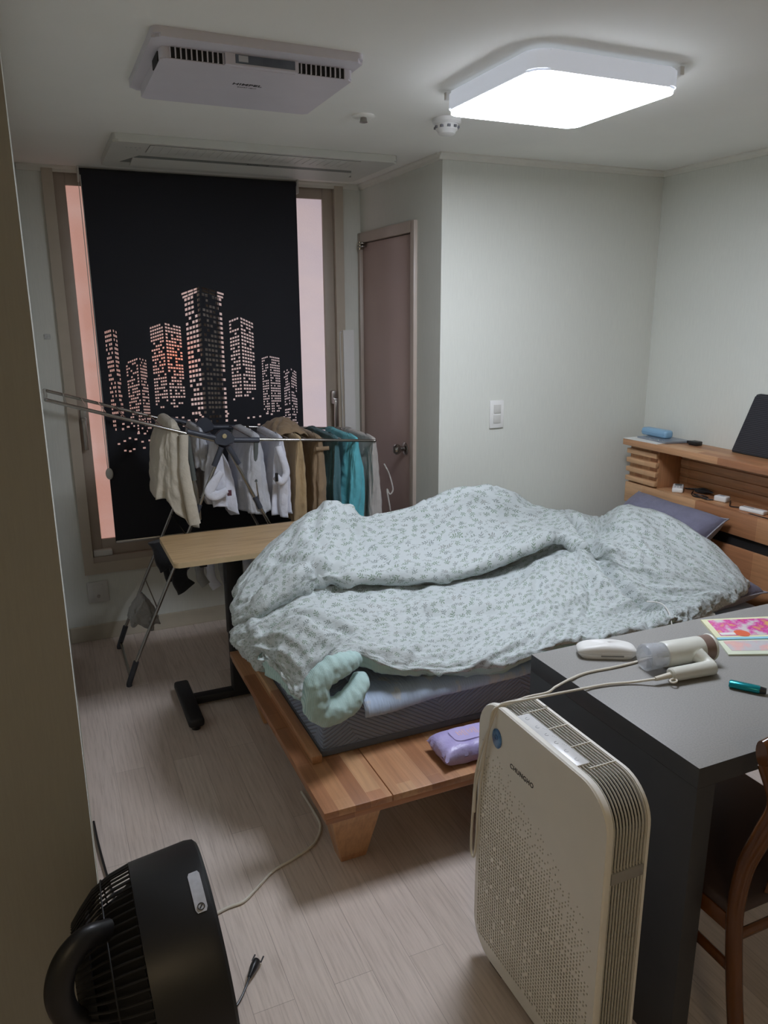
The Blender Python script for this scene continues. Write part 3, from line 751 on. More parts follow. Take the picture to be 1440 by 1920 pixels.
# comforter control net: rows from the back to the front hem
ROWS = [
[(0.64,2.86,.56),(.80,2.86,.60),(1.02,2.868,.64),(1.19,2.87,.62),(1.48,2.98,.60),(1.76,3.0,.60),(2.08,3.02,.56),(2.31,3.03,.54),(2.44,2.98,.54),(2.52,2.84,.58),(2.57,2.52,.60),(2.58,2.22,.52)],
[(0.61,2.68,0.68),(0.8,2.78,0.82),(1.02,2.82,0.9),(1.19,2.85,0.82),(1.48,2.88,0.85),(1.76,2.88,0.88),(2.08,2.9,0.76),(2.31,2.92,0.69),(2.41,2.85,0.665),(2.45,2.7,0.76),(2.48,2.38,0.74),(2.54,2.14,0.58)],
[(0.57,2.6,0.64),(0.68,2.6,0.74),(0.9,2.65,0.82),(1.13,2.72,0.76),(1.41,2.75,0.75),(1.68,2.75,0.76),(1.98,2.75,0.72),(2.16,2.72,0.71),(2.19,2.6,0.665),(2.29,2.5,0.745),(2.39,2.3,0.69),(2.47,2.1,0.58)],
[(0.54,2.5,0.61),(0.62,2.45,0.68),(0.77,2.45,0.74),(0.98,2.5,0.71),(1.24,2.5,0.67),(1.49,2.52,0.66),(1.73,2.55,0.69),(1.98,2.6,0.71),(2.07,2.48,0.665),(2.18,2.35,0.685),(2.3,2.2,0.635),(2.41,2.08,0.57)],
[(0.53,2.5,0.57),(0.6,2.48,0.63),(0.77,2.52,0.67),(1.0,2.58,0.65),(1.29,2.6,0.6),(1.56,2.62,0.59),(1.81,2.64,0.62),(2.01,2.62,0.66),(2.04,2.45,0.65),(2.12,2.28,0.59),(2.24,2.15,0.57),(2.34,2.07,0.56)],
[(0.53,2.42,0.56),(0.59,2.38,0.61),(0.74,2.35,0.66),(0.93,2.35,0.64),(1.18,2.38,0.61),(1.42,2.4,0.59),(1.64,2.4,0.59),(1.83,2.38,0.6),(1.92,2.3,0.58),(2.04,2.2,0.54),(2.17,2.12,0.52),(2.25,2.06,0.54)],
[(0.56,2.35,0.55),(0.6,2.28,0.58),(0.71,2.22,0.63),(0.89,2.2,0.61),(1.09,2.2,0.56),(1.3,2.2,0.54),(1.51,2.2,0.54),(1.68,2.2,0.54),(1.82,2.16,0.51),(1.95,2.12,0.5),(2.07,2.08,0.51),(2.17,2.05,0.53)],
[(0.58,2.28,0.57),(0.61,2.2,0.53),(0.66,2.12,0.5),(0.79,2.14,0.58),(0.96,2.05,0.53),(1.17,2.04,0.485),(1.35,2.03,0.485),(1.53,2.03,0.5),(1.69,2.03,0.49),(1.83,2.03,0.5),(1.98,2.03,0.5),(2.09,2.03,0.52)]]
# tucked hem rows and side columns
ROWS[-1] = [(x, y + (.016 if 3 < i < 9 else 0), z + (.018 if i > 2 else 0)) for i, (x, y, z) in enumerate(ROWS[-1])]
r7 = ROWS[-1]
ROWS.append([(x + (.01 if i < 3 else 0), y + .012, z - .024) for i, (x, y, z) in enumerate(r7)])
ROWS.append([(x + (.03 if i < 3 else 0), y + .07, z - .028) for i, (x, y, z) in enumerate(r7)])
for r in ROWS:
    x, y, z = r[0]; r.insert(0, (x + .03, y + .01, z - .05)); r.insert(0, (x + .10, y + .03, z - .055))
    x, y, z = r[-1]; r.append((x + .006, y - .008, z - .04)); r.append((x - .08, y + .04, z - .055))
NR, NC = len(ROWS), len(ROWS[0])
def cr(a, b, c, d, t): return .5 * ((2 * b) + (c - a) * t + (2 * a - 5 * b + 4 * c - d) * t * t + (3 * b - a - 3 * c + d) * t ** 3)
PT = [[V(p) for p in r] for r in ROWS]
def surf(u, v_):
    x = u * (NC - 1); y = v_ * (NR - 1); i = min(int(x), NC - 2); j = min(int(y), NR - 2); fx = x - i; fy = y - j
    g = lambda jj, ii: PT[max(0, min(NR - 1, jj))][max(0, min(NC - 1, ii))]
    col = [cr(g(j + k, i - 1), g(j + k, i), g(j + k, i + 1), g(j + k, i + 2), fx) for k in (-1, 0, 1, 2)]
    return cr(*col, fy)
NU, NV = (NC - 1) * 19, (NR - 1) * 19
P0 = [[surf(i / NU, j / NV) for i in range(NU + 1)] for j in range(NV + 1)]
# arc length uv
UVs = [[None] * (NU + 1) for _ in range(NV + 1)]
for j in range(NV + 1):
    for i in range(NU + 1): UVs[j][i] = [i / NU * 2.55, j / NV * 1.9]
CREASES = [([(2.16, 2.74), (2.10, 2.60), (2.06, 2.45), (2.03, 2.32), (2.04, 2.20), (2.09, 2.11)], .024, .050), ([(1.86, 2.52), (1.74, 2.42), (1.66, 2.30)], .016, .012),
 ([(1.95, 2.35), (1.88, 2.25), (1.80, 2.18)], .014, .010), ([(1.20, 2.62), (1.32, 2.68), (1.62, 2.70), (1.86, 2.66)], .010, .010), ([(1.48, 2.92), (1.47, 2.80), (1.46, 2.70)], .007, .010),
 ([(1.80, 2.92), (1.79, 2.80), (1.77, 2.64)], .007, .010), ([(.95, 2.80), (.88, 2.66), (.90, 2.54)], .016, .016), ([(1.06, 2.80), (1.10, 2.66), (1.16, 2.54)], .014, .014),
 ([(.62, 2.42), (.76, 2.44), (.92, 2.50)], .018, .022), ([(.60, 2.34), (.70, 2.32), (.76, 2.24), (.84, 2.20)], .014, .020), ([(.80, 2.34), (.96, 2.36), (1.10, 2.44)], .012, .010),
 ([(.72, 2.62), (.80, 2.52), (.86, 2.46)], .014, .014), ([(2.16, 2.44), (2.26, 2.30), (2.34, 2.22)], .014, .012), ([(2.24, 2.60), (2.22, 2.44), (2.20, 2.30)], .010, .008), ([(1.20, 2.30), (1.40, 2.28), (1.60, 2.31)], .012, .007), ([(1.05, 2.18), (1.12, 2.26), (1.16, 2.36)], .012, .009)]
CREASES = [([V((a, b)) for a, b in L], w, d) for L, w, d in CREASES]
def crease(x, y):
    t_ = 0; q = V((x + .012 * noise.noise(V((x * 9, y * 9, 0))), y + .012 * noise.noise(V((x * 9, y * 9, 5)))))
    for L, w, d in CREASES:
        best = 9
        for a, b in zip(L[:-1], L[1:]):
            ab = b - a; k = max(0, min(1, (q - a).dot(ab) / ab.length_squared)); best = min(best, (q - a - ab * k).length)
        if best < .12: t_ += -d * math.exp(-(best / w) ** 2) + d * .45 * math.exp(-((best - 2.2 * w) / (1.4 * w)) ** 2)
    return t_
bm = bm_new(); lay = bm.loops.layers.uv.verify()
def disp(i, j):
    p = P0[j][i]
    a = P0[j][min(i + 1, NU)] - P0[j][max(i - 1, 0)]; b = P0[min(j + 1, NV)][i] - P0[max(j - 1, 0)][i]
    n = b.cross(a)
    n = n.normalized() if n.length > 1e-9 else V((0, 0, 1))
    if n.z < -.2 and False: n = -n
    u, v_ = UVs[j][i]
    edge = min(1, max(0, (NV - j) / 30)) 
    q1 = abs(math.sin((u * 1.0 + v_ * .45) * PI / .36)); q2 = abs(math.sin((v_ - u * .12) * PI / .34))
    puff = (.012 * (min(q1, q2) ** .45)) 
    w = .016 * noise.noise(V((u * 4.0, v_ * 5.0, 1.7))) + .008 * (1 - abs(noise.noise(V((u * 9, v_ * 13, 4.1)))) * 2) + .0035 * noise.noise(V((u * 34, v_ * 34, 7)))
    rg = 1 - abs(noise.noise(V((u * 3.2 + v_ * 4.5, (v_ - u * .6) * 1.6, 12.3)))) * 2.4
    w += .014 * max(0, rg) ** 3 - .004
    rg = 1 - abs(noise.noise(V((u * 7 - v_ * 5, (v_ + u * .5) * 2.6, 22.3)))) * 2.4
    w += .008 * max(0, rg) ** 3
    # gathered wrinkles along the front hem and the left overhang
    hem = max(0, 1 - abs(j - NV * 7.0 / 9) / (NV * .13))
    w += hem * .016 * noise.noise(V((u * 22, v_ * 4, 2.2))) + hem * .008 * noise.noise(V((u * 48, v_ * 7, 5.2)))
    lf = max(0, 1 - i / (NU * .2))
    w += lf * .018 * noise.noise(V((u * 8, v_ * 20, 9.2)))
    return p + n * (puff + w + (crease(p.x, p.y) if j < NV * .74 else 0))
VV = [[bm.verts.new(disp(i, j)) for i in range(NU + 1)] for j in range(NV + 1)]
for j in range(NV):
    for i in range(NU):
        f_ = bm.faces.new((VV[j][i], VV[j + 1][i], VV[j + 1][i + 1], VV[j][i + 1]))
        cj = (j + .5) / NV * (NR - 1); ci = (i + .5) / NU * (NC - 1)
        f_.material_index = 1 if (cj > 7.35 or ci < .9 or ci > NC - 1.7) else 0
        for lp, (a, b) in zip(f_.loops, ((i, j), (i, j + 1), (i + 1, j + 1), (i + 1, j))): lp[lay].uv = UVs[b][a]
cf = thing('comforter', (1.6, 2.5, .45), 'white comforter printed with small green leaf sprigs, heaped across the bed', 'comforter')
qo = obj('quilt_cover', bm, [M_floral, M_mint], cf, ang=180)
# rolled corner showing the mint lining
bm = bm_new()
cl = smooth_path([(.82, 2.085, .585), (.765, 2.035, .606), (.708, 2.005, .606), (.664, 1.992, .578), (.650, 1.988, .533), (.662, 1.988, .494), (.705, 1.992, .478), (.760, 2.006, .490), (.806, 2.030, .514), (.828, 2.075, .522)], 10)
n = len(cl)
rad = [.024 + .020 * math.sin(PI * min(1, (k + 2) / (n + 3))) ** .7 for k in range(n)]
rings = tube(bm, cl, rad, 28, up=(0, 1, 0), ry=None)
bmesh.ops.subdivide_edges(bm, edges=list(bm.edges), cuts=1, use_grid_fill=True)
bm.normal_update()
mv = [(v_, v_.normal * (.006 * noise.noise(v_.co * 14) + .005 * noise.noise(V((v_.co.x * 60, v_.co.y * 20, v_.co.z * 40))))) for v_ in bm.verts]
for v_, d_ in mv: v_.co += d_
tag(obj('rolled_corner', bm, M_mint, cf, ang=180), 'mint striped lining showing where the corner rolls over')

# ---- thin white charging cable, charger
bm = bm_new(); tube(bm, smooth_path([(2.03, 2.11, .575), (2.07, 2.075, .572), (2.075, 2.035, .545), (2.05, 1.99, .49), (2.03, 2.015, .462)]), .0025, 8)
tag(obj('charging_cable', bm, M_white), 'short thin white cable looping off the comforter hem by the table', 'cable')
ch = thing('white_charger', (2.27, 2.05, .47), 'white box-shaped charger on the blue pad behind the magazines', 'charger')
bm = bm_new(); box(bm, (2.24, 2.04, .474), (2.325, 2.095, .502), .007, 3); obj('charger_body', bm, M_white, ch)
bm = bm_new(); tube(bm, smooth_path([(2.24, 2.065, .486), (2.20, 2.055, .478), (2.16, 2.08, .478)]), .004, 8); obj('charger_lead', bm, M_white, ch)

# ---- wipes packet
wp = thing('wet_wipes', (1.14, 1.93, BZ), 'lilac packet of wet wipes lying on the wooden bed ledge', 'wipes')
t = NT('lilac_film'); v = t.coord('Object'); nn = t.noise(v, 14, 3)
t.base(t.ramp(nn, [(.3, lin((172, 160, 212))), (.7, lin((196, 186, 228)))])); t.set(Roughness=.3); t.bump(t.noise(v, 34, 4, .6), .5, .01); M_lilac = t.m
bm = bm_new()
X0w, X1w, Y0w, Y1w = 1.018, 1.262, 1.838, 1.968
def wF(s):
    def F(u, v_):
        a, b = u * 2 - 1, v_ * 2 - 1
        e = (1 - abs(a) ** 6); eb = (1 - abs(b) ** 5)
        z = .036 + s * .036 * (max(0, e) ** .5) * (max(0, eb) ** .35)
        x = (X0w + X1w) / 2 + a * (X1w - X0w) / 2; y = (Y0w + Y1w) / 2 + b * (Y1w - Y0w) / 2 * (1 + .10 * abs(a) ** 8)
        z += .003 * noise.noise(V((x * 30, y * 30, s)))
        return V((x + .006 * noise.noise(V((y * 40, s, 0))) * abs(a) ** 6, y, BZ + max(.0008, z)))
    return F
grid(bm, wF(1), 36, 24); grid(bm, wF(-1), 36, 24); bmesh.ops.remove_doubles(bm, verts=bm.verts, dist=.0012)
obj('packet', bm, M_lilac, wp, ang=60)
bm = bm_new(); prism(bm, [(1.135 + a, 1.905 + b, BZ + .0705) for a, b in rrect(.125, .075, .02)], (0, 0, .005)); lid = obj('flip_lid', bm, plain('lilac_lid', (190, 178, 224), .3, var=.02), wp)
text_mesh('lid_print', '베베', plain('peach_print', (224, 190, 196), .5), lid, (1.13, 1.905, BZ + .0757), (1, 0, 0), (0, 1, 0), .042, .0002)
text_mesh('side_lettering', '베스트', plain('violet_print', (92, 80, 124), .5), wp, (1.178, 1.8375, BZ + .036), (1, 0, 0), (0, .12, 1), .030, .0008)

# ================================================================ DESK (adjustable) behind the bed foot
dk = thing('lifting_desk', (.66, 3.08, 0), 'oak topped lifting desk with a black T-shaped stand', 'desk')
DZT = .715
bm = bm_new(); prism(bm, [(.798 + a, 3.108 + b, DZT - .022) for a, b in rrect(.805, .405, .018)], (0, 0, .022))
bmesh.ops.bevel(bm, geom=[e for e in bm.edges if abs(e.verts[0].co.z - e.verts[1].co.z) < 1e-5], offset=.003, segments=2, affect='EDGES')
for f_ in bm.faces:
    f_.normal_update()
    f_.material_index = 0 if abs(f_.normal.z) > .9 else 1
obj('desk_top', bm, [M_oak, M_edge], dk)
bm = bm_new(); box(bm, (.46, 3.085, DZT - .052), (1.12, 3.115, DZT - .0222), .002); box(bm, (.50, 2.95, DZT - .045), (.53, 3.26, DZT - .0222), .002); box(bm, (1.06, 2.95, DZT - .045), (1.09, 3.26, DZT - .0222), .002); obj('top_frame', bm, M_bmetal, dk)
bm = bm_new(); box(bm, (.628, 3.068, .30), (.700, 3.135, DZT - .0525), .004); obj('upper_column', bm, M_bmetal, dk)
bm = bm_new(); box(bm, (.632, 3.066, .04), (.694, 3.130, .305), .004); obj('lower_column', bm, M_bmetal, dk)
bm = bm_new(); box(bm, (.45, 3.075, .012), (.80, 3.125, .045), .004); obj('cross_bar', bm, M_bmetal, dk)
for x in (.432, .79):
    bm = bm_new(); box(bm, (x - .032, 2.868, .018), (x + .032, 3.252, .055), .012, 3); fo_ = obj('foot', bm, M_bmetal, dk)
    for y in (2.90, 3.22):
        bm = bm_new(); lathe(bm, (x, y, 0), (0, 0, 1), [(0, .018), (.018, .020)], 16); obj('glide', bm, M_black, fo_)

# ================================================================ DRYING RACK
YN, YF = 3.400, 3.850
rk = thing('drying_rack', (.72, 3.63, 0), 'chrome folding clothes drying rack with slate plastic hubs, wings spread', 'drying rack')
HUBN, HUBF = V((.722, YN, 1.103)), V((.722, YF, 1.103))
LW_, RW_ = V((.012, 0, 1.316)), V((1.455, 0, 1.047))
def seg3(a, b, r, name, mat=M_chrome, p=rk, n=12):
    bm = bm_new(); tube(bm, [a, b], r, n); return obj(name, bm, mat, p)
def wing(tip, nm, nr):
    bm = bm_new()
    a = V((HUBN.x + (.04 if tip.x > .7 else -.04), YN, HUBN.z)); b = V((HUBF.x + (.04 if tip.x > .7 else -.04), YF, HUBF.z))
    tn = V((tip.x, YN, tip.z)); tf = V((tip.x, YF, tip.z)); sx = 1 if tip.x > .7 else -1
    tube(bm, smooth_path([a, a.lerp(tn, .5), a.lerp(tn, .95), tn + V((0, .02, 0)), tn.lerp(tf, .5), tf - V((0, .02, 0)), b.lerp(tf, .95), b.lerp(tf, .5), b], 5), .0075, 12)
    fr = obj(nm, bm, M_chrome, rk)
    for k in range(nr):
        f_ = (k + 1) / (nr + 1); p = a.lerp(tn, f_); q = b.lerp(tf, f_)
        bm = bm_new(); tube(bm, [p + V((0, 0, .006)), q + V((0, 0, .006))], .0028, 8); obj('drying_rod', bm, M_chrome, fr)
    return fr
wing(LW_, 'left_wing', 8); wing(RW_, 'right_wing', 7)
# hubs
for y, s in ((YN, -1), (YF, 1)):
    bm = bm_new()
    pts = [(-.048, .006), (-.034, .030), (-.014, .046), (.014, .046), (.034, .030), (.048, .004), (.040, -.016), (0, -.026), (-.040, -.016)]
    prism(bm, [(.722 + a, y - .013, 1.103 + b) for a, b in pts], (0, .026, 0))
    bmesh.ops.bevel(bm, geom=list(bm.edges), offset=.003, segments=2, affect='EDGES')
    h_ = obj('hub', bm, M_navy, rk)
    bm = bm_new(); lathe(bm, (.722, y + s * .012, 1.122), (0, s, 0), [(0, .011), (.005, .010), (.006, .004)], 18); obj('hub_cap', bm, plain('brass_cap', (190, 176, 138), .35, .3), h_)
    for e in (V((-.16, 0, .048)), V((.16, 0, -.012)), V((-.052, 0, -.115)), V((.060, 0, -.115))):
        d_ = e.normalized(); st_ = V((.722, y, 1.103)) + d_ * .035
        bm = bm_new(); tube(bm, [st_, V((.722, y, 1.103)) + e], .0125, 12); obj('socket_arm', bm, M_navy, h_)
# legs: left legs slant out to the left, right legs to the right
def lg(a, b, nm='leg'):
    o = seg3(a, b, .008, nm); return o
for y in (YN, YF):
    l_ = lg((.710, y, 1.06), (.232, y, .05)); r_ = lg((.738, y, 1.06), (1.215, y, .05))
    bm = bm_new(); tube(bm, [(.262, y, .115), (.222, y, .012)], .013, 12); tube(bm, [(.222, y, .012), (.222, y, .0)], .013, 12); obj('foot_cap', bm, M_navy, l_)
    bm = bm_new(); tube(bm, [(1.185, y, .115), (1.225, y, .012)], .013, 12); obj('foot_cap', bm, M_navy, r_)
    for x, z in ((.583, .790), (.861, .800)):
        bm = bm_new(); tube(bm, [(x - .012 * (1 if x < .7 else -1), y, z - .028), (x + .012 * (1 if x < .7 else -1), y, z + .028)], .0125, 12); obj('sliding_collar', bm, M_navy, rk)
    # brace struts
    for A, B, C in (((.560, y, 1.145), (.578, y, .93), (.592, y, .785)), ((.868, y, 1.092), (.858, y, .90), (.868, y, .795))):
        bm = bm_new(); tube(bm, [A, B], .011, 10, ry=.006); br_ = obj('brace', bm, plain('grey_green_strut', (86, 92, 90), .5), rk)
        bm = bm_new(); tube(bm, [B, C], .005, 8); obj('brace_rod', bm, M_steel, br_)
# foot tie bars
seg3((.232, YN, .03), (.232, YF, .03), .007, 'foot_bar'); seg3((1.215, YN, .03), (1.215, YF, .03), .007, 'foot_bar')
# lower rods between the left legs
for k, f_ in enumerate((.30, .46, .62)):
    x = .232 + (.71 - .232) * f_; z = .05 + 1.01 * f_
    seg3((x, YN, z), (x, YF, z), .003, 'lower_rod')
seg3((.535, YN + .03, .545), (.915, YN + .03, .545), .003, 'lower_rod')

# ---------------- clothes
M_beige = fabric('beige_jersey', (196, 188, 172)); M_cwhite = fabric('white_cotton', (214, 216, 226)); M_lgrey = fabric('light_grey_quilt', (186, 188, 194))
M_khaki = fabric('khaki_twill', (172, 148, 112)); M_brown = fabric('brown_twill', (142, 120, 94)); M_teal = fabric('bright_teal_jersey', (98, 184, 196))
M_dteal = fabric('dark_teal_cotton', (74, 112, 118)); M_ggrey = fabric('warm_grey_fleece', (186, 180, 174)); M_blackf = fabric('black_fabric', (24, 24, 28)); M_sgrey = fabric('grey_sock_knit', (150, 150, 148))
def rodz(x):
    if x < .722: return 1.103 + (.722 - x) * (1.316 - 1.103) / (.722 - .012) + .006
    return 1.103 - (x - .722) * (1.103 - 1.047) / (1.455 - .722) + .006
def drape(x, y0, y1, Lf, Lb, spread, seed, zr=None, fold=.012, nf=5, hemw=.02, r=.010, taper=0.0, lean=0.0):
    """folded garment hung over a rod running along y: a pleated closed bag, Lf long on the left, Lb on the right"""
    z = rodz(x) if zr is None else zr
    bm = bm_new(); ym = (y0 + y1) / 2; hy = (y1 - y0) / 2
    NA, NQ = 132, 40
    def F(u, v_):
        a = u * 2 * PI; ca, sa = math.cos(a), math.sin(a)
        ex = abs(ca) ** .55 * (1 if ca > 0 else -1); ey = abs(sa) ** .55 * (1 if sa > 0 else -1)
        wl, wr = spread; w = wr if ca > 0 else wl
        top = .10
        L = Lf + (Lb - Lf) * (1 / (1 + math.exp(-9 * ca))) + hemw * noise.noise(V((ca * 1.5, sa * 1.5, seed)))
        if v_ < top:
            b = v_ / top * PI / 2; k = math.sin(b); hw = r * k; pz = r * math.cos(b); q = 0
            yy = ym + ey * hy * (.55 + .45 * k)
        else:
            q = (v_ - top) / (1 - top); hw = r + w * (1 - math.exp(-3.2 * q)); pz = -q * L
            yy = ym + ey * hy * (1 - taper * q)
        pl = math.sin(a * nf * 2 + seed + 1.3 * q) * .6 + math.sin(a * (nf * 3 + 1) + seed * 2) * .4 + .8 * noise.noise(V((ca * 2.2, sa * 2.2 + q * 2.0, seed)))
        amp = fold * min(1, q * 3) * (.6 + .6 * q)
        px = ex * hw + ex * amp * pl + lean * q + .012 * noise.noise(V((seed, q * 3.0, sa)))* q
        py = ey * amp * pl * .9 + .012 * noise.noise(V((q * 3, seed, ca * 2))) * q
        wr_ = .004 * noise.noise(V((ca * 9 + seed, q * 11, sa * 9)))
        return V((x + px + ex * wr_, yy + py + ey * wr_, z + pz))
    grid(bm, F, NA, NQ, closed_u=True)
    return bm
def garment(name, bm, mat, label, cat, parts=()):
    o = obj(name, bm, mat, ang=180); md = o.modifiers.new('thick', 'SOLIDIFY'); md.thickness = .004
    tag(o, label, cat); return o
g_ = garment('sweatshirt', drape(.505, YN + .0, YF - .10, .33, .46, (.055, .080), 1.3, fold=.012, nf=4, r=.028), M_beige, 'beige sweatshirt hanging leftmost on the rack over the left wing', 'sweatshirt')
bm = bm_new(); c0 = V((.43, YN + .02, .83))
tube(bm, smooth_path([(.545, YN - .012, 1.14), (.535, YN - .022, 1.0), (.55, YN - .026, .85), (.565, YN - .020, .735)]), [.020] * 8 + [.024] * 8 + [.026] * 9, 16, ry=[.012] * 25)
obj('sleeve', bm, M_beige, g_, ang=80)
garment('folded_garment', drape(.640, YN + .10, YF - .02, .16, .20, (.02, .03), 2.2, fold=.01, nf=3, r=.012), M_lgrey, 'pale grey garment folded over the rack just left of the hub', 'garment')
g_ = garment('tee_shirt', drape(.690, YN + .03, YF - .10, .30, .335, (.035, .075), 4.1, zr=1.085, fold=.018, nf=3, r=.010, hemw=.05), M_cwhite, 'white tee shirt hanging under the near hub of the rack', 'tee shirt')
bm = bm_new(); tube(bm, smooth_path([(.700, YN - .005, .96), (.665, YN - .015, .92), (.640, YN - .018, .875), (.672, YN - .016, .855), (.72, YN - .01, .875)]), [.014 + .012 * math.sin(k / 32 * PI) for k in range(33)], 14, ry=[.012] * 33)
obj('sleeve', bm, M_cwhite, g_, ang=80)
bm = bm_new(); box(bm, (.722, YN - .004, .845), (.742, YN + .0, .872), .002); obj('dark_print', bm, plain('maroon_print', (84, 48, 56), .7), g_)
g_ = garment('padded_vest', drape(.872, YN + .0, YF - .05, .345, .355, (.055, .035), 5.3, fold=.010, nf=3, r=.024), M_lgrey, 'pale grey padded vest right of the hub on the rack', 'vest')
bm = bm_new()
for z in (1.0, .93, .86): box(bm, (.775, YN + .02, z), (.779, YF - .1, z + .004))
g_ = garment('sweatshirt', drape(.985, YN - .004, YF - .06, .36, .37, (.030, .028), 6.7, fold=.016, nf=4, r=.016), M_cwhite, 'white sweatshirt with rolled cuff between the padded vest and khaki trousers', 'sweatshirt')
bm = bm_new(); tube(bm, smooth_path([(.965, YN - .018, 1.06), (.985, YN - .028, .99), (.995, YN - .03, .93), (.968, YN - .03, .895), (.945, YN - .026, .92)]), [.018] * 33, 14, ry=[.013] * 33)
sl_ = obj('sleeve', bm, M_cwhite, g_, ang=80)
bm = bm_new(); box(bm, (.938, YN - .046, .90), (.952, YN - .038, .94), .002); obj('dark_label', bm, M_dark, sl_)
garment('trousers', drape(1.075, YN - .006, YF - .05, .40, .46, (.022, .022), 7.4, fold=.012, nf=3, r=.016), M_khaki, 'khaki trousers hanging folded between white sweatshirt and brown trousers', 'trousers')
g_ = garment('trousers', drape(1.175, YN + .0, YF - .02, .40, .33, (.024, .024), 8.9, fold=.010, nf=3, r=.018), M_brown, 'darker brown khaki trousers with waistband, left of the dark teal cloth', 'trousers')
bm = bm_new(); tube(bm, [(1.150, YN - .008, 1.030), (1.215, YN - .008, 1.030)], .010, 12, ry=.006); obj('waistband', bm, M_brown, g_)
# crumpled brown heap on the far side top
bm = bm_new(); grid(bm, lambda u, v_: V((1.07 + .17 * (u - .5) + .01 * noise.noise(V((u * 5, v_ * 5, 0))), 3.66 + .30 * (v_ - .5), 1.095 + .055 * math.sin(PI * u) ** .6 * math.sin(PI * v_) ** .6 + .016 * noise.noise(V((u * 6, v_ * 7, 3))) - .02 * (abs(u - .5) * 2) ** 3)), 40, 40)
garment('crumpled_cloth', bm, M_brown, 'crumpled brown cloth heaped on top of the far rods', 'garment')
garment('hanging_cloth', drape(1.268, YN + .02, YF, .40, .44, (.018, .010), 10.1, fold=.012, nf=4, r=.014), M_dteal, 'dark teal cloth hanging left of the bright teal top', 'garment')
g_ = garment('long_sleeve_top', drape(1.362, YN - .004, YF - .02, .34, .42, (.036, .034), 11.6, fold=.014, nf=3, r=.014, hemw=.05), M_teal, 'bright teal top hanging on the right wing of the rack', 'top')
g_ = garment('sweatpants', drape(1.455, YN + .0, YF - .02, .42, .46, (.012, .04), 12.5, fold=.010, nf=3, r=.014), M_ggrey, 'warm grey sweatpants with drawstring at the right end of the rack', 'sweatpants')
bm = bm_new(); tube(bm, smooth_path([(1.50, YN - .01, .93), (1.525, YN - .014, .88), (1.545, YN - .016, .80), (1.53, YN - .012, .775), (1.515, YN - .01, .80), (1.528, YN - .012, .72), (1.533, YN - .01, .69)]), .004, 8); obj('drawstring', bm, M_ggrey, g_)
# lower level: black pieces, grey socks, small whites
def sock(x, y, z, L, w, mat, label, cat, group=None, seed=0., a=0.):
    bm = bm_new()
    path = smooth_path([(x, y, z), (x + .004, y, z - L * .35), (x + .008 + a, y, z - L * .7), (x + .03 + a, y - .004, z - L)], 6)
    n_ = len(path); tube(bm, path, [w * (1 - .25 * math.sin(k / (n_ - 1) * PI)) for k in range(n_)], 14, ry=[w * .45] * n_)
    bm.normal_update()
    mv = [(q, q.normal * .006 * noise.noise(q.co * 30 + V((seed, 0, 0)))) for q in bm.verts]
    for q, d_ in mv: q.co += d_
    return tag(obj('sock' if cat == 'sock' else name_of(cat), bm, mat, ang=80), label, cat, group)
def name_of(c): return c.replace(' ', '_')
for k, (x, y, z, L, w) in enumerate(((.425, 3.46, .655, .12, .060), (.465, 3.52, .60, .14, .066), (.485, 3.44, .545, .13, .048))):
    sock(x, y, z, L, w, M_blackf, ['black cloth bunched highest on the rack legs under the desk', 'black cloth bunched in the middle under the desk corner', 'black cloth hanging lowest of the dark bunch under the desk'][k], 'garment', None, k * 3.1)
for k, x in enumerate((.575, .625, .685, .735, .800, .86)):
    sock(x, YN + .03, .555, [.13, .15, .14, .16, .13, .15][k], .026, [M_sgrey, M_cwhite, M_sgrey, M_cwhite, M_cwhite, M_sgrey][k], 'small pale sock in the row pegged on the low rod behind the desk post', 'sock', 'pale socks on the low rack rod', k * 2.3)
bm = drape(.322, 3.43, 3.56, .10, .13, (.05, .04), 14.2, zr=.385, fold=.014, nf=2, r=.010, hemw=.05)
garment('grey_cloth', bm, M_sgrey, 'grey cloth hung on the lowest rod between the left legs of the rack', 'cloth')

# ================================================================ HEADBOARD ITEMS
def quadslab(bm, pts, z0, z1): prism(bm, [(a, b, z0) for a, b in pts], (0, 0, z1 - z0))
ZT = 1.0362
bm = bm_new(); quadslab(bm, [(2.634, 2.992), (2.650, 2.775), (2.80, 2.79), (2.79, 2.998)], ZT, ZT + .0015)
tag(obj('paper_sheet', bm, M_white, smooth=False), 'white sheet of paper on the left end of the headboard top', 'paper')
tb = thing('tablet', (2.76, 2.84, ZT), 'silver grey tablet or notebook on the headboard under the blue case', 'tablet')
bm = bm_new(); quadslab(bm, [(2.70, 2.965), (2.69, 2.765), (2.828, 2.735), (2.838, 2.94)], ZT + .0016, ZT + .010); obj('tablet_body', bm, plain('silver_grey', (140, 146, 154), .35, .3), tb)
bm = bm_new()
for k in range(5): lathe(bm, (2.700 + k * .0005, 2.79 + k * .03, ZT + .0098), (0, 0, 1), [(0, .004), (.002, .003)], 10)
obj('studs', bm, M_chrome, tb)
pc = thing('pencil_case', (2.765, 2.90, ZT + .01), 'translucent pale blue case lying on the headboard', 'case')
t = NT('pale_blue_plastic'); t.base(lin((150, 192, 222))); t.set(Roughness=.3); t.b.inputs['Transmission Weight'].default_value = .25; M_pb = t.m
bm = bm_new(); box(bm, (2.745, 2.825, ZT + .0105), (2.800, 2.995, ZT + .050), .014, 4); obj('case_body', bm, M_pb, pc)
bm = bm_new(); box(bm, (2.7438, 2.83, ZT + .028), (2.7448, 2.99, ZT + .0295)); obj('seam', bm, plain('blue_seam', (120, 160, 192), .4), pc, smooth=False)
bm = bm_new(); box(bm, (2.775, 2.655, ZT), (2.815, 2.705, ZT + .020), .004); box(bm, (2.79, 2.705, ZT + .002), (2.815, 2.73, ZT + .016), .003)
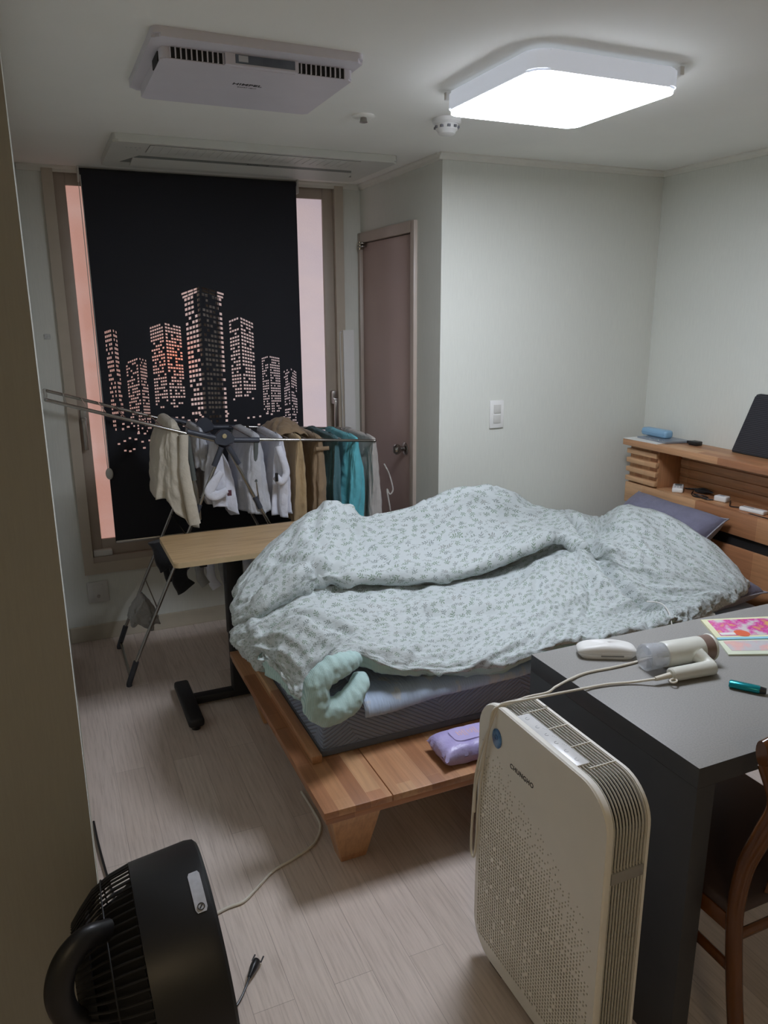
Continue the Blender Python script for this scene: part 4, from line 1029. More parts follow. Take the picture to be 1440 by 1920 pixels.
tag(obj('adapter_plug', bm, M_black), 'small black plug-like adapter on the headboard right of the tablet', 'adapter')
bk = thing('black_cushion_board', (2.83, 2.2, ZT), 'black textured panel leaning on the wall above the headboard', 'panel')
t = NT('black_ribbed_fabric'); v = t.coord('Object'); w = t.add('ShaderNodeTexWave'); w.bands_direction = 'Z'; w.inputs['Scale'].default_value = 40; w.inputs['Distortion'].default_value = 1; t.link(v, w.inputs['Vector'])
t.base(t.ramp(w.outputs['Fac'], [(.2, lin((36, 36, 40))), (.8, lin((54, 54, 60)))])); t.set(Roughness=.85); t.bump(w.outputs['Fac'], .4, .003); M_rib = t.m
bm = bm_new()
P = [(2.478, 0.004), (2.470, .0), (2.02, .0), (2.015, .26), (2.405, .262), (2.418, .255)]
prism(bm, [(2.800 + z * .16, y, ZT + z) for y, z in P], (.018, 0, .003)); bmesh.ops.bevel(bm, geom=list(bm.edges), offset=.005, segments=2, affect='EDGES'); obj('padded_face', bm, M_rib, bk)
bm = bm_new(); tube(bm, [(2.805, 2.47, ZT + .004), (2.805, 2.02, ZT + .004)], .004, 8); obj('edge_binding', bm, M_black, bk)
# niche items
ZS = .8142
rm = thing('remote_control', (2.75, 2.72, ZS), 'white remote control with small display in the headboard niche', 'remote control')
Rz = Matrix.Rotation(math.radians(-38), 4, 'Z')
def rbox(bm, c, s, bev, ang, mi=0):
    vs = set(bm.verts); box(bm, (-s[0] / 2, -s[1] / 2, 0), (s[0] / 2, s[1] / 2, s[2]), bev, 3, mi)
    new = [v_ for v_ in bm.verts if v_ not in vs]; bmesh.ops.rotate(bm, verts=new, cent=(0, 0, 0), matrix=Matrix.Rotation(ang, 3, 'Z')); bmesh.ops.translate(bm, vec=V(c), verts=new)
bm = bm_new(); rbox(bm, (2.748, 2.715, ZS), (.115, .05, .022), .006, .75); obj('remote_body', bm, M_white, rm)
bm = bm_new(); rbox(bm, (2.768, 2.733, ZS + .0222), (.034, .032, .001), .0004, .75); obj('display', bm, plain('lcd_grey', (96, 104, 104), .3), rm)
bm = bm_new()
for i in range(3):
    for j in range(3):
        d_ = Matrix.Rotation(.75, 3, 'Z') @ V((-.008 - i * .012, -.012 + j * .012, 0)); rbox(bm, V((2.748, 2.715, ZS + .0221)) + d_, (.007, .006, .0015), .0005, .75)
obj('buttons', bm, plain('button_grey', (176, 178, 182), .5), rm)
ad = thing('charging_adapter', (2.765, 2.46, ZS), 'white cube-like charging adapter in the middle of the headboard niche', 'adapter')
bm = bm_new(); rbox(bm, (2.765, 2.465, ZS), (.04, .06, .026), .006, .2); obj('adapter_body', bm, M_white, ad)
bm = bm_new(); rbox(bm, (2.765, 2.465, ZS + .0262), (.012, .022, .0006), .0002, .2); obj('label_patch', bm, plain('pale_label', (150, 160, 176), .5), ad)
ph = thing('phone_charger', (2.725, 2.25, ZS), 'slim white wall charger lying rightmost in the headboard niche', 'charger')
bm = bm_new(); rbox(bm, (2.728, 2.262, ZS), (.035, .115, .018), .005, .12); obj('charger_body', bm, M_white, ph)
bm = bm_new(); rbox(bm, (2.722, 2.285, ZS + .0182), (.005, .055, .0006), .0002, .12); obj('vent_line', bm, plain('grey_line', (120, 120, 124), .5), ph)
bm = bm_new(); tube(bm, smooth_path([(2.79, 2.66, ZS + .004), (2.74, 2.62, ZS + .004), (2.715, 2.575, ZS + .004), (2.735, 2.52, ZS + .006), (2.76, 2.56, ZS + .004), (2.73, 2.60, ZS + .009), (2.72, 2.52, ZS + .004), (2.74, 2.49, ZS + .004)]), .0026, 8)
tag(obj('black_cable', bm, M_black), 'thin black cable coiled between remote control and cube adapter', 'cable')
bm = bm_new(); tube(bm, smooth_path([(2.78, 2.43, ZS + .008), (2.75, 2.405, ZS + .004), (2.715, 2.37, ZS + .004), (2.722, 2.322, ZS + .008)]), .0026, 8)
tag(obj('black_cable', bm, M_black), 'short black cable running to the rightmost white charger', 'cable')
bm = bm_new()
for k in range(5):
    a = k * .5; tube(bm, smooth_path([(2.80, 2.72 - k * .02, ZS + .005 + k * .003), (2.815, 2.66 - k * .01, ZS + .006 + k * .004), (2.80, 2.60 - k * .012, ZS + .005 + k * .003), (2.78, 2.64, ZS + .010 + k * .003)]), .003, 8)
tag(obj('cable_bundle', bm, M_black), 'tangled dark cable bundle at the back of the headboard niche', 'cable')

# ================================================================ ISLAND TABLE
it = thing('island_table', (1.9, 1.295, 0), 'large dark grey stone topped table with a solid side panel', 'table')
TX0, TX1, TY0, TY1, TZ = 1.139, 2.70, .998, 1.592, .750
bm = bm_new(); box(bm, (TX0, TY0, TZ - .048), (TX1, TY1, TZ), .0015)
for f_ in bm.faces:
    f_.normal_update(); f_.material_index = 0 if f_.normal.z > .5 else 1
obj('table_top', bm, [M_stone, M_stoneside], it)
bm = bm_new(); box(bm, (TX0, TY0, 0), (TX0 + .05, TY1, TZ - .048), .001); obj('side_panel', bm, M_stoneside, it)
bm = bm_new(); box(bm, (TX1 - .05, TY0, 0), (TX1, TY1, TZ - .048), .001); obj('side_panel', bm, M_stoneside, it)
bm = bm_new(); box(bm, (TX0 + .05, TY0 + .16, TZ - .11), (TX1 - .05, TY1 - .14, TZ - .0485), .001); obj('drawer_box', bm, M_stoneside, it)

# white case
wc = thing('spectacle_case', (1.318, 1.503, TZ), 'white rounded spectacle case on the stone table beside the comforter', 'case')
def rotpts(bm, ang, c):
    bmesh.ops.rotate(bm, verts=bm.verts, cent=(0, 0, 0), matrix=Matrix.Rotation(ang, 3, 'Z')); bmesh.ops.translate(bm, vec=V(c), verts=bm.verts)
def caseF(zlo, zhi, top):
    def F(u, v_):
        a = u * 2 * PI; ca, sa = math.cos(a), math.sin(a)
        ex = (abs(ca) ** .45) * (1 if ca > 0 else -1); ey = (abs(sa) ** .45) * (1 if sa > 0 else -1)
        if top: k = math.cos(v_ * PI / 2) ** .4; z = zlo + (zhi - zlo) * math.sin(v_ * PI / 2)
        else: k = .86 + .14 * math.sin(v_ * PI / 2); z = zlo + (zhi - zlo) * v_
        return V((ex * .079 * max(k, .001), ey * .032 * max(k, .001), z + (.006 * (1 - ex * ex) if top else 0) * v_))
    return F
bm = bm_new(); grid(bm, caseF(0, .016, False), 64, 6, closed_u=True); grid(bm, lambda u, v_: caseF(.0, 0, False)(u, 0) * (1 - v_), 64, 2, closed_u=True); rotpts(bm, -.47, (1.318, 1.503, TZ + .0005)); obj('case_bottom', bm, M_white, wc, ang=60)
bm = bm_new(); grid(bm, caseF(.0165, .034, True), 64, 10, closed_u=True); rotpts(bm, -.47, (1.318, 1.503, TZ + .0005)); obj('case_lid', bm, M_white, wc, ang=60)
bm = bm_new(); box(bm, (-.02, -.0335, .010), (.04, -.0315, .013)); rotpts(bm, -.47, (1.318, 1.503, TZ)); obj('slot', bm, plain('slot_grey', (130, 130, 128), .5), wc, smooth=False)
# hair dryer
hd = thing('hair_dryer', (1.44, 1.35, TZ), 'cream folding hair dryer with clear nozzle lying on the stone table', 'hair dryer')
A = V((1.345, 1.389, TZ + .037)); B = V((1.556, 1.366, TZ + .037)); ax = (B - A).normalized()
bm = bm_new(); lathe(bm, A + ax * .056, ax, [(0, .031), (.004, .0335), (.110, .0340), (.114, .033)], 40); obj('barrel', bm, M_dryer, hd)
bm = bm_new(); lathe(bm, A + ax * .170, ax, [(0, .0332), (.028, .0345)], 40); obj('filter_ring', bm, M_brownr, hd)
bm = bm_new(); lathe(bm, A + ax * .198, ax, [(0, .0348), (.003, .0365), (.006, .0355), (.006, .012)], 40); obj('rim', bm, M_dryer, hd)
t = NT('frosted_clear_plastic'); t.base((.85, .88, .93)); t.set(Roughness=.25, Alpha=.55); t.b.inputs['Transmission Weight'].default_value = .6; M_clear = t.m
bm = bm_new(); lathe(bm, A, ax, [(.056, .032), (.04, .033), (.02, .034), (.002, .035), (.0, .034), (.003, .032), (.02, .031), (.054, .029)], 40, caps=False)
for k in range(6):
    a = k * PI / 3; u_ = V((0, 0, 1)); w_ = ax.cross(u_)
    d_ = u_ * math.cos(a) + w_ * math.sin(a); prism(bm, [A + ax * .01 + d_ * .006, A + ax * .01 + d_ * .031, A + ax * .04 + d_ * .030, A + ax * .05 + d_ * .006], ax.cross(d_) * .0015)
obj('nozzle', bm, M_clear, hd)
HA = V((1.360, 1.312, TZ + .0195)); HB = V((1.492, 1.300, TZ + .0195)); hx = (HB - HA).normalized()
bm = bm_new(); lathe(bm, HA, hx, [(0, .014), (.003, .0175), (.125, .0190), (.131, .018), (.134, .012)], 32); obj('handle', bm, M_dryer, hd)
bm = bm_new(); tube(bm, smooth_path([(1.487, 1.305, TZ + .022), (1.488, 1.322, TZ + .028), (1.482, 1.345, TZ + .036)], 6), [.017, .0165, .016, .0155, .015, .015, .015, .016, .017, .018, .019, .020, .021], 20); obj('hinge_neck', bm, M_dryer, hd)
bm = bm_new(); tube(bm, [HA - hx * .045 - V((0, 0, .003)), HA - hx * .04 - V((0, 0, .003)), HA], [.0055, .006, .0075], 16); obj('strain_relief', bm, M_cream, hd)
bm = bm_new(); pts = [HA + V((-.006, -.018, -.006)) + V((.008 * math.cos(a * PI / 8), .008 * math.sin(a * PI / 8), .002 * math.cos(a * PI / 8))) for a in range(17)]; tube(bm, pts, .0024, 8, caps=False); obj('hanging_loop', bm, M_cream, hd)
bm = bm_new(); tube(bm, smooth_path([tuple(HA - hx * .045 - V((0, 0, .003))), (1.268, 1.342, TZ + .006), (1.205, 1.360, TZ + .005), (1.146, 1.364, TZ + .006), (1.08, 1.350, TZ + .018), (1.01, 1.345, .774), (.955, 1.362, .766), (.905, 1.378, .756), (.889, 1.392, .70), (.887, 1.425, .62), (.889, 1.452, .53), (.889, 1.462, .42), (.889, 1.466, .31), (.891, 1.455, .29), (.893, 1.448, .34), (.892, 1.442, .45), (.890, 1.425, .56), (.889, 1.405, .66)]), .0032, 10); obj('power_cord', bm, M_cream, hd)
bm = bm_new(); tube(bm, smooth_path([(1.40, 1.435, TZ + .004), (1.350, 1.430, TZ + .004), (1.279, 1.430, TZ + .004), (1.20, 1.434, TZ + .004), (1.14, 1.420, TZ + .006), (1.07, 1.388, TZ + .014), (1.035, 1.375, .762), (.985, 1.385, .7565), (.93, 1.375, .7565), (.893, 1.385, .745), (.888, 1.395, .69), (.888, 1.42, .60), (.889, 1.45, .50), (.891, 1.458, .42)]), .0032, 10); obj('looped_cord', bm, M_cream, hd)
# lighter
lgx = thing('lighter', (1.505, 1.19, TZ), 'teal metallic lighter at the right edge of the stone table', 'lighter')
la = V((1.474, 1.232, TZ + .010)); lb_ = V((1.532, 1.152, TZ + .010)); lx_ = (lb_ - la).normalized()
t = NT('teal_metallic'); t.base(lin((28, 148, 158))); t.set(Roughness=.22, Metallic=.6); M_tm = t.m
bm = bm_new(); tube(bm, [la, la + lx_ * .004, la + lx_ * .066, la + lx_ * .069], [.008, .0098, .0098, .009], 18, ry=[.010, .0125, .0125, .011], up=(0, 0, 1)); obj('lighter_body', bm, M_tm, lgx)
bm = bm_new(); tube(bm, [la + lx_ * .069, la + lx_ * .083], [.009, .007], 16, ry=[.011, .009], up=(0, 0, 1)); obj('lighter_head', bm, M_black, lgx)
# printed folders
def print_mat(name, bg, blobs, sc):
    t = NT(name); v = t.coord('Object'); n = t.noise(v, sc, 4, .6)
    c = t.ramp(n, [(.0, lin(bg))] + [(p, lin(q)) for p, q in blobs]); 
    t.base(c); t.set(Roughness=.18); t.b.inputs['Coat Weight'].default_value = .6; return t.m
M_p1 = print_mat('pink_print_cover', (226, 222, 190), [(.42, (216, 206, 208)), (.50, (222, 120, 180)), (.56, (216, 56, 160)), (.64, (224, 150, 120)), (.74, (226, 200, 96))], 22)
M_p2 = print_mat('peach_print_cover', (205, 214, 190), [(.45, (196, 190, 196)), (.58, (226, 176, 172)), (.75, (226, 190, 170))], 16)
mg = thing('magazine', (1.82, 1.48, TZ), 'bright pink and yellow printed booklet nearest the bed on the stone table', 'magazine')
Pq = [(1.730, 1.572), (1.668, 1.452), (1.876, 1.372), (1.935, 1.505)]
bm = bm_new(); quadslab(bm, Pq, TZ + .0005, TZ + .006); obj('pages', bm, plain('pale_yellow_paper', (222, 220, 184), .5), mg, smooth=False)
Pi = [(1.742, 1.558), (1.690, 1.458), (1.872, 1.388), (1.918, 1.496)]
bm = bm_new(); quadslab(bm, Pi, TZ + .006, TZ + .0066); obj('printed_cover', bm, M_p1, mg, smooth=False)
bm = bm_new(); lathe(bm, (1.758, 1.447, TZ + .0066), (0, 0, 1), [(0, .022), (.0004, .022)], 28); obj('orange_disc', bm, plain('orange_print', (226, 106, 72), .3), mg)
bm = bm_new(); quadslab(bm, [(1.700, 1.475), (1.694, 1.460), (1.735, 1.445), (1.742, 1.460)], TZ + .0067, TZ + .0072); obj('white_tag', bm, M_white, mg, smooth=False)
mg2 = thing('plastic_folder', (1.74, 1.37, TZ), 'glossy folder with blue spine and peach print nearest the chair side', 'folder')
Pq = [(1.664, 1.448), (1.614, 1.362), (1.83, 1.27), (1.872, 1.366)]
bm = bm_new(); quadslab(bm, Pq, TZ + .0005, TZ + .005); obj('folder_body', bm, plain('iridescent_cream', (214, 220, 198), .25), mg2, smooth=False)
bm = bm_new(); quadslab(bm, [(1.668, 1.430), (1.640, 1.374), (1.83, 1.294), (1.858, 1.352)], TZ + .005, TZ + .0056); obj('printed_cover', bm, M_p2, mg2, smooth=False)
bm = bm_new(); quadslab(bm, [(1.666, 1.452), (1.660, 1.441), (1.868, 1.359), (1.874, 1.370)], TZ + .005, TZ + .008); obj('spine', bm, plain('sky_blue_spine', (150, 206, 226), .2), mg2, smooth=False)

# ================================================================ CHAIR
cr_ = thing('dining_chair', (1.42, 1.05, 0), 'glossy amber wooden chair with curved back posts tucked at the stone table', 'chair')
CX0, CX1 = 1.205, 1.60
for x in (CX0, CX1):
    bm = bm_new(); path = smooth_path([(x, .900, .800), (x, .868, .730), (x, .888, .650), (x, .916, .560), (x, .926, .470), (x, .924, .40), (x, .905, .26), (x, .880, .12), (x, .862, 0.0)], 8)
    n_ = len(path); tube(bm, path, [.019] * n_, 16, ry=[.015] * n_, up=(0, 1, 0)); obj('back_post', bm, M_chair, cr_)
    bm = bm_new(); tube(bm, [(x + (.03 if x < 1.4 else -.03), 1.345, .42), (x + (.025 if x < 1.4 else -.025), 1.352, 0)], [.019, .014], 14); obj('leg', bm, M_chair, cr_)
    bm = bm_new(); box(bm, (x - .010, .935, .385), (x + .012, 1.34, .425), .003); obj('seat_rail', bm, M_chair, cr_)
    bm = bm_new(); tube(bm, [(x, .915, .300), (x + (.025 if x < 1.4 else -.025), 1.35, .285)], .014, 10, ry=.008); obj('stretcher', bm, M_chair, cr_)
bm = bm_new(); path = smooth_path([(CX0 - .012, .905, .822), (1.28, .885, .828), (1.40, .878, .830), (1.52, .885, .828), (CX1 + .012, .905, .822)], 8)
n_ = len(path); rr = [.046 * (min(1, .62 + 3 * min(k, n_ - 1 - k) / n_)) for k in range(n_)]; tube(bm, path, rr, 20, ry=[.018] * n_, up=(0, 0, 1)); obj('top_rail', bm, M_chair, cr_)
bm = bm_new(); box(bm, (CX0 - .012, .922, .425), (CX1 + .012, 1.37, .455), .010, 3); obj('seat', bm, plain('dark_brown_seat', (58, 42, 36), .45), cr_)
bm = bm_new(); tube(bm, [(CX0, .917, .385), (CX1, .917, .385)], .014, 10, ry=.008); obj('stretcher', bm, M_chair, cr_)
for k in range(3):
    x = 1.30 + k * .10; bm = bm_new(); tube(bm, smooth_path([(x, .888, .80), (x, .893, .65), (x, .928, .455)], 6), [.012] * 13, 10, ry=[.006] * 13, up=(1, 0, 0)); obj('back_spindle', bm, M_chair, cr_)

# ================================================================ AIR PURIFIER
ap = thing('air_purifier', (.95, 1.22, 0), 'tall warm-white air purifier with a perforated front and grey ribbed sides', 'air purifier')
PX0, PX1, PYA, PYB, PZ0, PZ1 = .900, 1.008, .985, 1.458, .03, .752
def prof(inset, r, bulge=0):
    w = PYB - PYA - 2 * inset; h = PZ1 - PZ0 - 2 * inset
    return [((PYA + PYB) / 2 + a, (PZ0 + PZ1) / 2 + b) for a, b in rrect(w, h, r, 10)]
# front plate with real holes
outer = prof(0, .085)
holes = []
pit = .0098
yc = (PYA + PYB) / 2
random.seed(11)
for j in range(60):
    z = .075 + j * pit
    for i in range(46):
        y = PYA + .022 + i * pit * .98
        if y > PYB - .018: continue
        fr = (z - .08) / .55
        # density and size fall towards the top and along a slanted front
        lim = 1.0 - .42 * ((PYB - y) / (PYB - PYA)) ** 1.6
        d = lim - fr
        if d < -.02: continue
        if d < .22 and random.random() > .30 + d * 3.0: continue
        if y < PYA + .045 and random.random() < .35: continue
        if random.random() < .05: continue
        r = .0017 + .0017 * max(0, min(1, (d + .05) * 2.2)) * (1 - .35 * max(0, 1 - (y - PYA) / .09))
        # keep inside the rounded outline
        if z < PZ0 + .085 and (y < PYA + .085 or y > PYB - .085):
            cy = PYA + .085 if y < yc else PYB - .085
            if (y - cy) ** 2 + (z - PZ0 - .085) ** 2 > .070 ** 2: continue
        holes.append((y, z, r))
vs = [V(p) for p in outer]; faces = [list(range(len(outer)))]
for y, z, r in holes:
    i = len(vs); k = 6; vs += [V((y + r * math.cos(2 * PI * a / k), z + 1.15 * r * math.sin(2 * PI * a / k))) for a in range(k)]; faces.append(list(range(i, i + k)))
ov, oe, of, _, _, ofo = geometry.delaunay_2d_cdt(vs, [], faces, 0, 1e-6, True)
bm = bm_new(); bv = [bm.verts.new((PX0, p.x, p.y)) for p in ov]
for fc, org in zip(of, ofo):
    if list(org) == [0]:
        try: bm.faces.new([bv[k] for k in fc])
        except ValueError: pass
bmesh.ops.delete(bm, geom=[v_ for v_ in bm.verts if not v_.link_faces], context='VERTS')
# rim: outer skirt folding back
prev = [V((PX0, a, b)) for a, b in outer]
fp = obj('front_plate', bm, M_pur, ap, smooth=False)
md = fp.modifiers.new('thick', 'SOLIDIFY'); md.thickness = .002; md.offset = 0
bm = bm_new()
for (x0, in0), (x1, in1) in (((PX0, 0), (PX0 + .003, -.0025)), ((PX0 + .003, -.0025), (PX0 + .010, -.003)), ((PX0 + .010, -.003), (PX0 + .016, -.001)), ((PX0 + .016, -.001), (PX0 + .016, .006))):
    A_ = prof(in0, .085 - in0); B_ = prof(in1, .085 - in1); n_ = len(A_)
    a_ = [bm.verts.new((x0, *p)) for p in A_]; b_ = [bm.verts.new((x1, *p)) for p in B_]
    for k in range(n_): bm.faces.new((a_[k], a_[(k + 1) % n_], b_[(k + 1) % n_], b_[k]))
bmesh.ops.remove_doubles(bm, verts=bm.verts, dist=.0002); obj('front_rim', bm, M_pur, ap)
# dark core and filter behind holes
bm = bm_new(); prism(bm, [(PX0 + .006, *p) for p in prof(.013, .072)], (PX1 - PX0 - .010, 0, 0)); obj('inner_core', bm, plain('charcoal_core', (34, 34, 35), .8), ap)
# grille fins around the side
random.seed(5)
nf_ = 11
for k in range(nf_):
    x = PX0 + .0205 + k * (PX1 - PX0 - .030) / (nf_ - 1)
    bm = bm_new(); A_ = prof(.001, .084); B_ = prof(.0060, .079); n_ = len(A_); w_ = .0010
    ra = [bm.verts.new((x - w_ / 2, *p)) for p in A_]; rb = [bm.verts.new((x + w_ / 2, *p)) for p in A_]
    rc = [bm.verts.new((x + w_ / 2, *p)) for p in B_]; rd = [bm.verts.new((x - w_ / 2, *p)) for p in B_]
    for q in range(n_):
        q2 = (q + 1) % n_
        bm.faces.new((ra[q], ra[q2], rb[q2], rb[q])); bm.faces.new((rb[q], rb[q2], rc[q2], rc[q])); bm.faces.new((rd[q], rd[q2], ra[q2], ra[q]))
    obj('grille_fin', bm, M_pur, ap)
bm = bm_new(); prism(bm, [(PX1 - .007, *p) for p in prof(.0, .085)], (.007, 0, 0)); bmesh.ops.bevel(bm, geom=[e for e in bm.edges if abs(e.verts[0].co.x - e.verts[1].co.x) < 1e-6], offset=.002, segments=2, affect='EDGES'); obj('rear_shell', bm, M_pur, ap)
for y in (1.09, 1.17, 1.25, 1.33):
    bm = bm_new(); box(bm, (PX0 + .035, y - .001, PZ1 - .003), (PX1 - .006, y + .001, PZ1 + .0005)); obj('cross_rib', bm, M_pur, ap, smooth=False)
bm = bm_new(); box(bm, (PX0 + .016, 1.105, PZ1 - .006), (PX0 + .048, 1.325, PZ1 + .0012), .001); cp = obj('control_panel', bm, plain('panel_white', (214, 214, 214), .3), ap)
bm = bm_new()
for k, y in enumerate((1.305, 1.265, 1.23, 1.195, 1.16, 1.125)):
    c_ = V((PX0 + .031, y, PZ1 + .0014)); pts = [c_ + V((.0045 * math.cos(a * PI / 6), .0045 * math.sin(a * PI / 6), 0)) for a in range(2, 12 if k == 0 else 11)]
    tube(bm, pts, .0004, 5)
    if k in (1, 2, 3): 
        for q in range(3): lathe(bm, c_ + V((.008 + .002 * q, -.010 - .004 * q, -.0006)), (0, 0, 1), [(0, .0008), (.0006, .0008)], 8)
obj('panel_icons', bm, plain('icon_grey', (140, 142, 146), .5), cp)
# hand grip recess on the near side
bm = bm_new(); box(bm, (PX0 + .018, PYA - .0015, .555), (PX1 - .008, PYA + .012, .582), .003); obj('grip_bar', bm, M_purgr, ap)
for y in (PYA + .09, PYB - .09):
    bm = bm_new(); box(bm, (PX0 + .012, y - .03, 0), (PX1 - .006, y + .03, PZ0 + .012), .004); obj('foot', bm, M_dark, ap)
text_mesh('maker_lettering', 'CHUNGHO', M_ink, ap, (PX0 - .0014, 1.272, .634), (0, -1, 0), (0, 0, 1), .0165, .0003, 1.15, .0003)
st = thing('round_sticker', (PX0 - .001, 1.372, .672), 'round blue sticker on the upper corner of the air purifier front', 'sticker')
t = NT('blue_marbled'); t.base(t.ramp(t.noise(t.coord('Object'), 60, 4), [(.35, lin((60, 104, 158))), (.6, lin((104, 150, 196)))])); t.set(Roughness=.25); M_bs = t.m
bm = bm_new(); lathe(bm, (PX0 - .0011, 1.376, .672), (-1, 0, 0), [(0, .019), (.002, .0195), (.003, .018)], 36)
for v_ in bm.verts: v_.co.z = .672 + (v_.co.z - .672) * 1.28
obj('sticker_disc', bm, M_bs, st)
bm = bm_new(); pts = [(PX0 - .0044, 1.376 + .006 * math.cos(a * PI / 6), .676 + .006 * math.sin(a * PI / 6)) for a in range(13)]; tube(bm, pts, .0006, 6, caps=False); obj('ring_mark', bm, plain('navy_mark', (44, 70, 110), .4), st)

# ================================================================ FAN
fn = thing('air_circulator', (.12, 1.30, 0), 'black round air circulator fan in the near left foreground', 'fan')
FC = V((.200, 1.30, .428)); fa = V((1, 0, .07)).normalized()
M_gb = plain('glossy_black', (20, 20, 22), .42, var=.05); M_mb = plain('matt_black', (22, 22, 24), .5, var=.08)
bm = bm_new(); lathe(bm, FC, fa, [(0, .186), (.002, .196), (-.004, .203), (-.020, .2055), (-.132, .199), (-.134, .194), (-.134, .15)], 72, caps=False); obj('drum', bm, M_gb, fn)
bm = bm_new(); lathe(bm, FC - fa * .252, fa, [(0, .05), (.0, .118), (.012, .136), (.03, .146)], 60); rear = obj('motor_cover', bm, M_mb, fn)
u0 = fa.orthogonal().normalized(); w0 = fa.cross(u0)
random.seed(3)
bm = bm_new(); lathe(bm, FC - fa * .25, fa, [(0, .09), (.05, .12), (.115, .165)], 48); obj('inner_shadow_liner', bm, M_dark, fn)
for k in range(72):
    a = 2 * PI * k / 72; d_ = u0 * math.cos(a) + w0 * math.sin(a)
    pr = [(-.132, .199), (-.170, .1905), (-.205, .174), (-.232, .148), (-.250, .128)]
    bm = bm_new(); tube(bm, [FC + fa * p + d_ * (q - .003) for p, q in pr], .0024, 6); obj('grille_blade', bm, M_mb, fn)
bm = bm_new(); pts = [FC - fa * .188 + (u0 * math.cos(a * PI / 30) + w0 * math.sin(a * PI / 30)) * .183 for a in range(61)]; tube(bm, pts, .0018, 6, caps=False); obj('grille_ring', bm, M_mb, fn)
bm = bm_new()
for k in range(9):
    a = 2 * PI * k / 9; d_ = u0 * math.cos(a) + w0 * math.sin(a); e_ = fa.cross(d_)
    pts = [FC - fa * .03 + d_ * .04 - e_ * .02, FC - fa * .06 + d_ * .04 + e_ * .02, FC - fa * .075 + d_ * .175 + e_ * .05, FC - fa * .025 + d_ * .175 - e_ * .03]
    prism(bm, pts, fa * .002)
obj('impeller', bm, M_mb, fn, smooth=False)
bm = bm_new()
for r in [.03 + .018 * k for k in range(9)]:
    pts = [FC - fa * .004 + (u0 * math.cos(a * PI / 24) + w0 * math.sin(a * PI / 24)) * r for a in range(49)]; tube(bm, pts, .0015, 5, caps=False)
for k in range(12):
    a = 2 * PI * k / 12; d_ = u0 * math.cos(a) + w0 * math.sin(a); tube(bm, [FC - fa * .004 + d_ * .02, FC - fa * .004 + d_ * .19], .0015, 5)
obj('front_guard', bm, M_mb, fn)
# handle / tilt arm at the rear
bm = bm_new(); path = smooth_path([(.000, 1.235, .590), (-.034, 1.205, .612), (-.068, 1.185, .592), (-.082, 1.175, .545), (-.072, 1.18, .490), (-.040, 1.19, .452), (.010, 1.22, .440)], 8)
n_ = len(path); tube(bm, path, [.017] * n_, 16, ry=[.024] * n_, up=(0, 1, 0)); obj('carry_handle', bm, M_gb, fn)
# sticker on the drum
bm = bm_new()
def on_drum(along, ang, lift=.0012):
    r = .2055 - (abs(along) - .02) * .058 + lift; return FC + fa * along + V((0, -math.sin(ang), 0)) * r * 1 + (V((0, 0, 1)) - fa * fa.z).normalized() * r * math.cos(ang)
lab = []
for k in range(13):
    a = math.radians(8 + k * 1.9); lab.append(a)
vsA = [bm.verts.new(on_drum(-.012 - (.003 if k in (0, 12) else 0), a)) for k, a in enumerate(lab)]; vsB = [bm.verts.new(on_drum(-.034 + (.003 if k in (0, 12) else 0), a)) for k, a in enumerate(lab)]
for k in range(12): bm.faces.new((vsA[k], vsA[k + 1], vsB[k + 1], vsB[k]))
stk = obj('rating_label', bm, plain('silver_label', (196, 200, 210), .4, var=.08, scale=90), fn); tag(stk, 'silver grey rating label')
bm = bm_new(); c_ = on_drum(-.023, math.radians(28), .002); nn_ = (c_ - (FC + fa * -.023)).normalized(); uu = nn_.orthogonal().normalized(); ww = nn_.cross(uu)
tube(bm, [c_ + (uu * math.cos(a * PI / 8) + ww * math.sin(a * PI / 8)) * .006 for a in range(17)], .0009, 6, caps=False); tube(bm, [c_ - uu * .004, c_ + uu * .004], .0012, 6); obj('label_mark', bm, M_ink, stk)
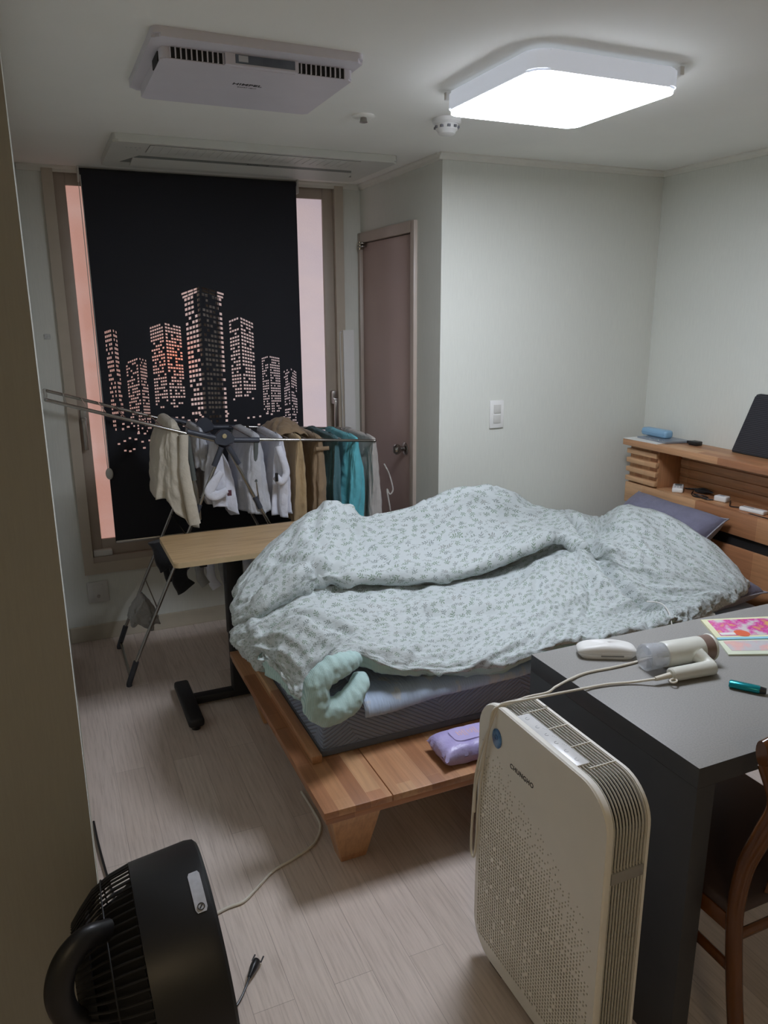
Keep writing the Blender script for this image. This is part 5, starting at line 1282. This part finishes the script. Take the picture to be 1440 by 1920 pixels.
# stand
bm = bm_new(); tube(bm, [(.085, 1.30, .02), (.085, 1.30, .235)], .020, 20); obj('stand_neck', bm, M_mb, fn)
bm = bm_new(); lathe(bm, (.085, 1.30, 0), (0, 0, 1), [(0, .14), (.012, .142), (.022, .12), (.03, .04)], 48); obj('stand_base', bm, M_mb, fn)
bm = bm_new(); tube(bm, smooth_path([(.17, 1.42, .008), (.24, 1.50, .006), (.285, 1.545, .006), (.310, 1.575, .012), (.322, 1.592, .018)]), .0032, 8); cd = obj('power_cord', bm, M_black, fn)
bm = bm_new(); tube(bm, [(.322, 1.592, .018), (.328, 1.600, .018), (.338, 1.614, .018), (.348, 1.627, .018), (.352, 1.633, .018)], [.005, .008, .013, .015, .012], 14, ry=[.005, .007, .010, .011, .010], up=(0, 0, 1))
for s in (-1, 1):
    e = V((.0095, -.007, 0)) * s; tube(bm, [V((.352, 1.633, .018)) + e, V((.363, 1.648, .018)) + e], .0022, 8)
obj('plug', bm, M_black, cd)

# ---- cords on the floor
bm = bm_new(); tube(bm, smooth_path([(.690, 2.30, .006), (.694, 2.18, .006), (.688, 2.09, .006), (.640, 2.02, .006), (.560, 1.98, .006), (.490, 1.955, .006), (.425, 1.905, .006), (.375, 1.868, .006), (.325, 1.862, .006), (.26, 1.84, .006), (.20, 1.80, .006)], 10), .0045, 10)
tag(obj('extension_cord', bm, M_cream), 'cream power cord crossing the floor from the bed to the fan', 'cord')
bm = bm_new(); tube(bm, smooth_path([(.004, 2.42, .012), (.010, 2.30, .010), (.022, 2.15, .008), (.038, 2.0, .006), (.045, 1.85, .006), (.04, 1.60, .006)], 8), .0038, 8)
tag(obj('floor_cable', bm, M_black), 'black cord on the floor along the near left wall edge', 'cord')

# ---- lamp of the adjoining area behind the viewpoint
hl = thing('hall_light', (-.3, -1.2, H), 'round ceiling lamp of the adjoining area, dimly lit', 'ceiling light')
bm = bm_new(); lathe(bm, (-.3, -1.2, H), (0, 0, -1), [(0, .20), (.04, .19), (.06, .15), (.066, .02)], 40)
obj('diffuser', bm, emis('hall_diffuser', (255, 226, 180), HALL_POWER).m, hl)
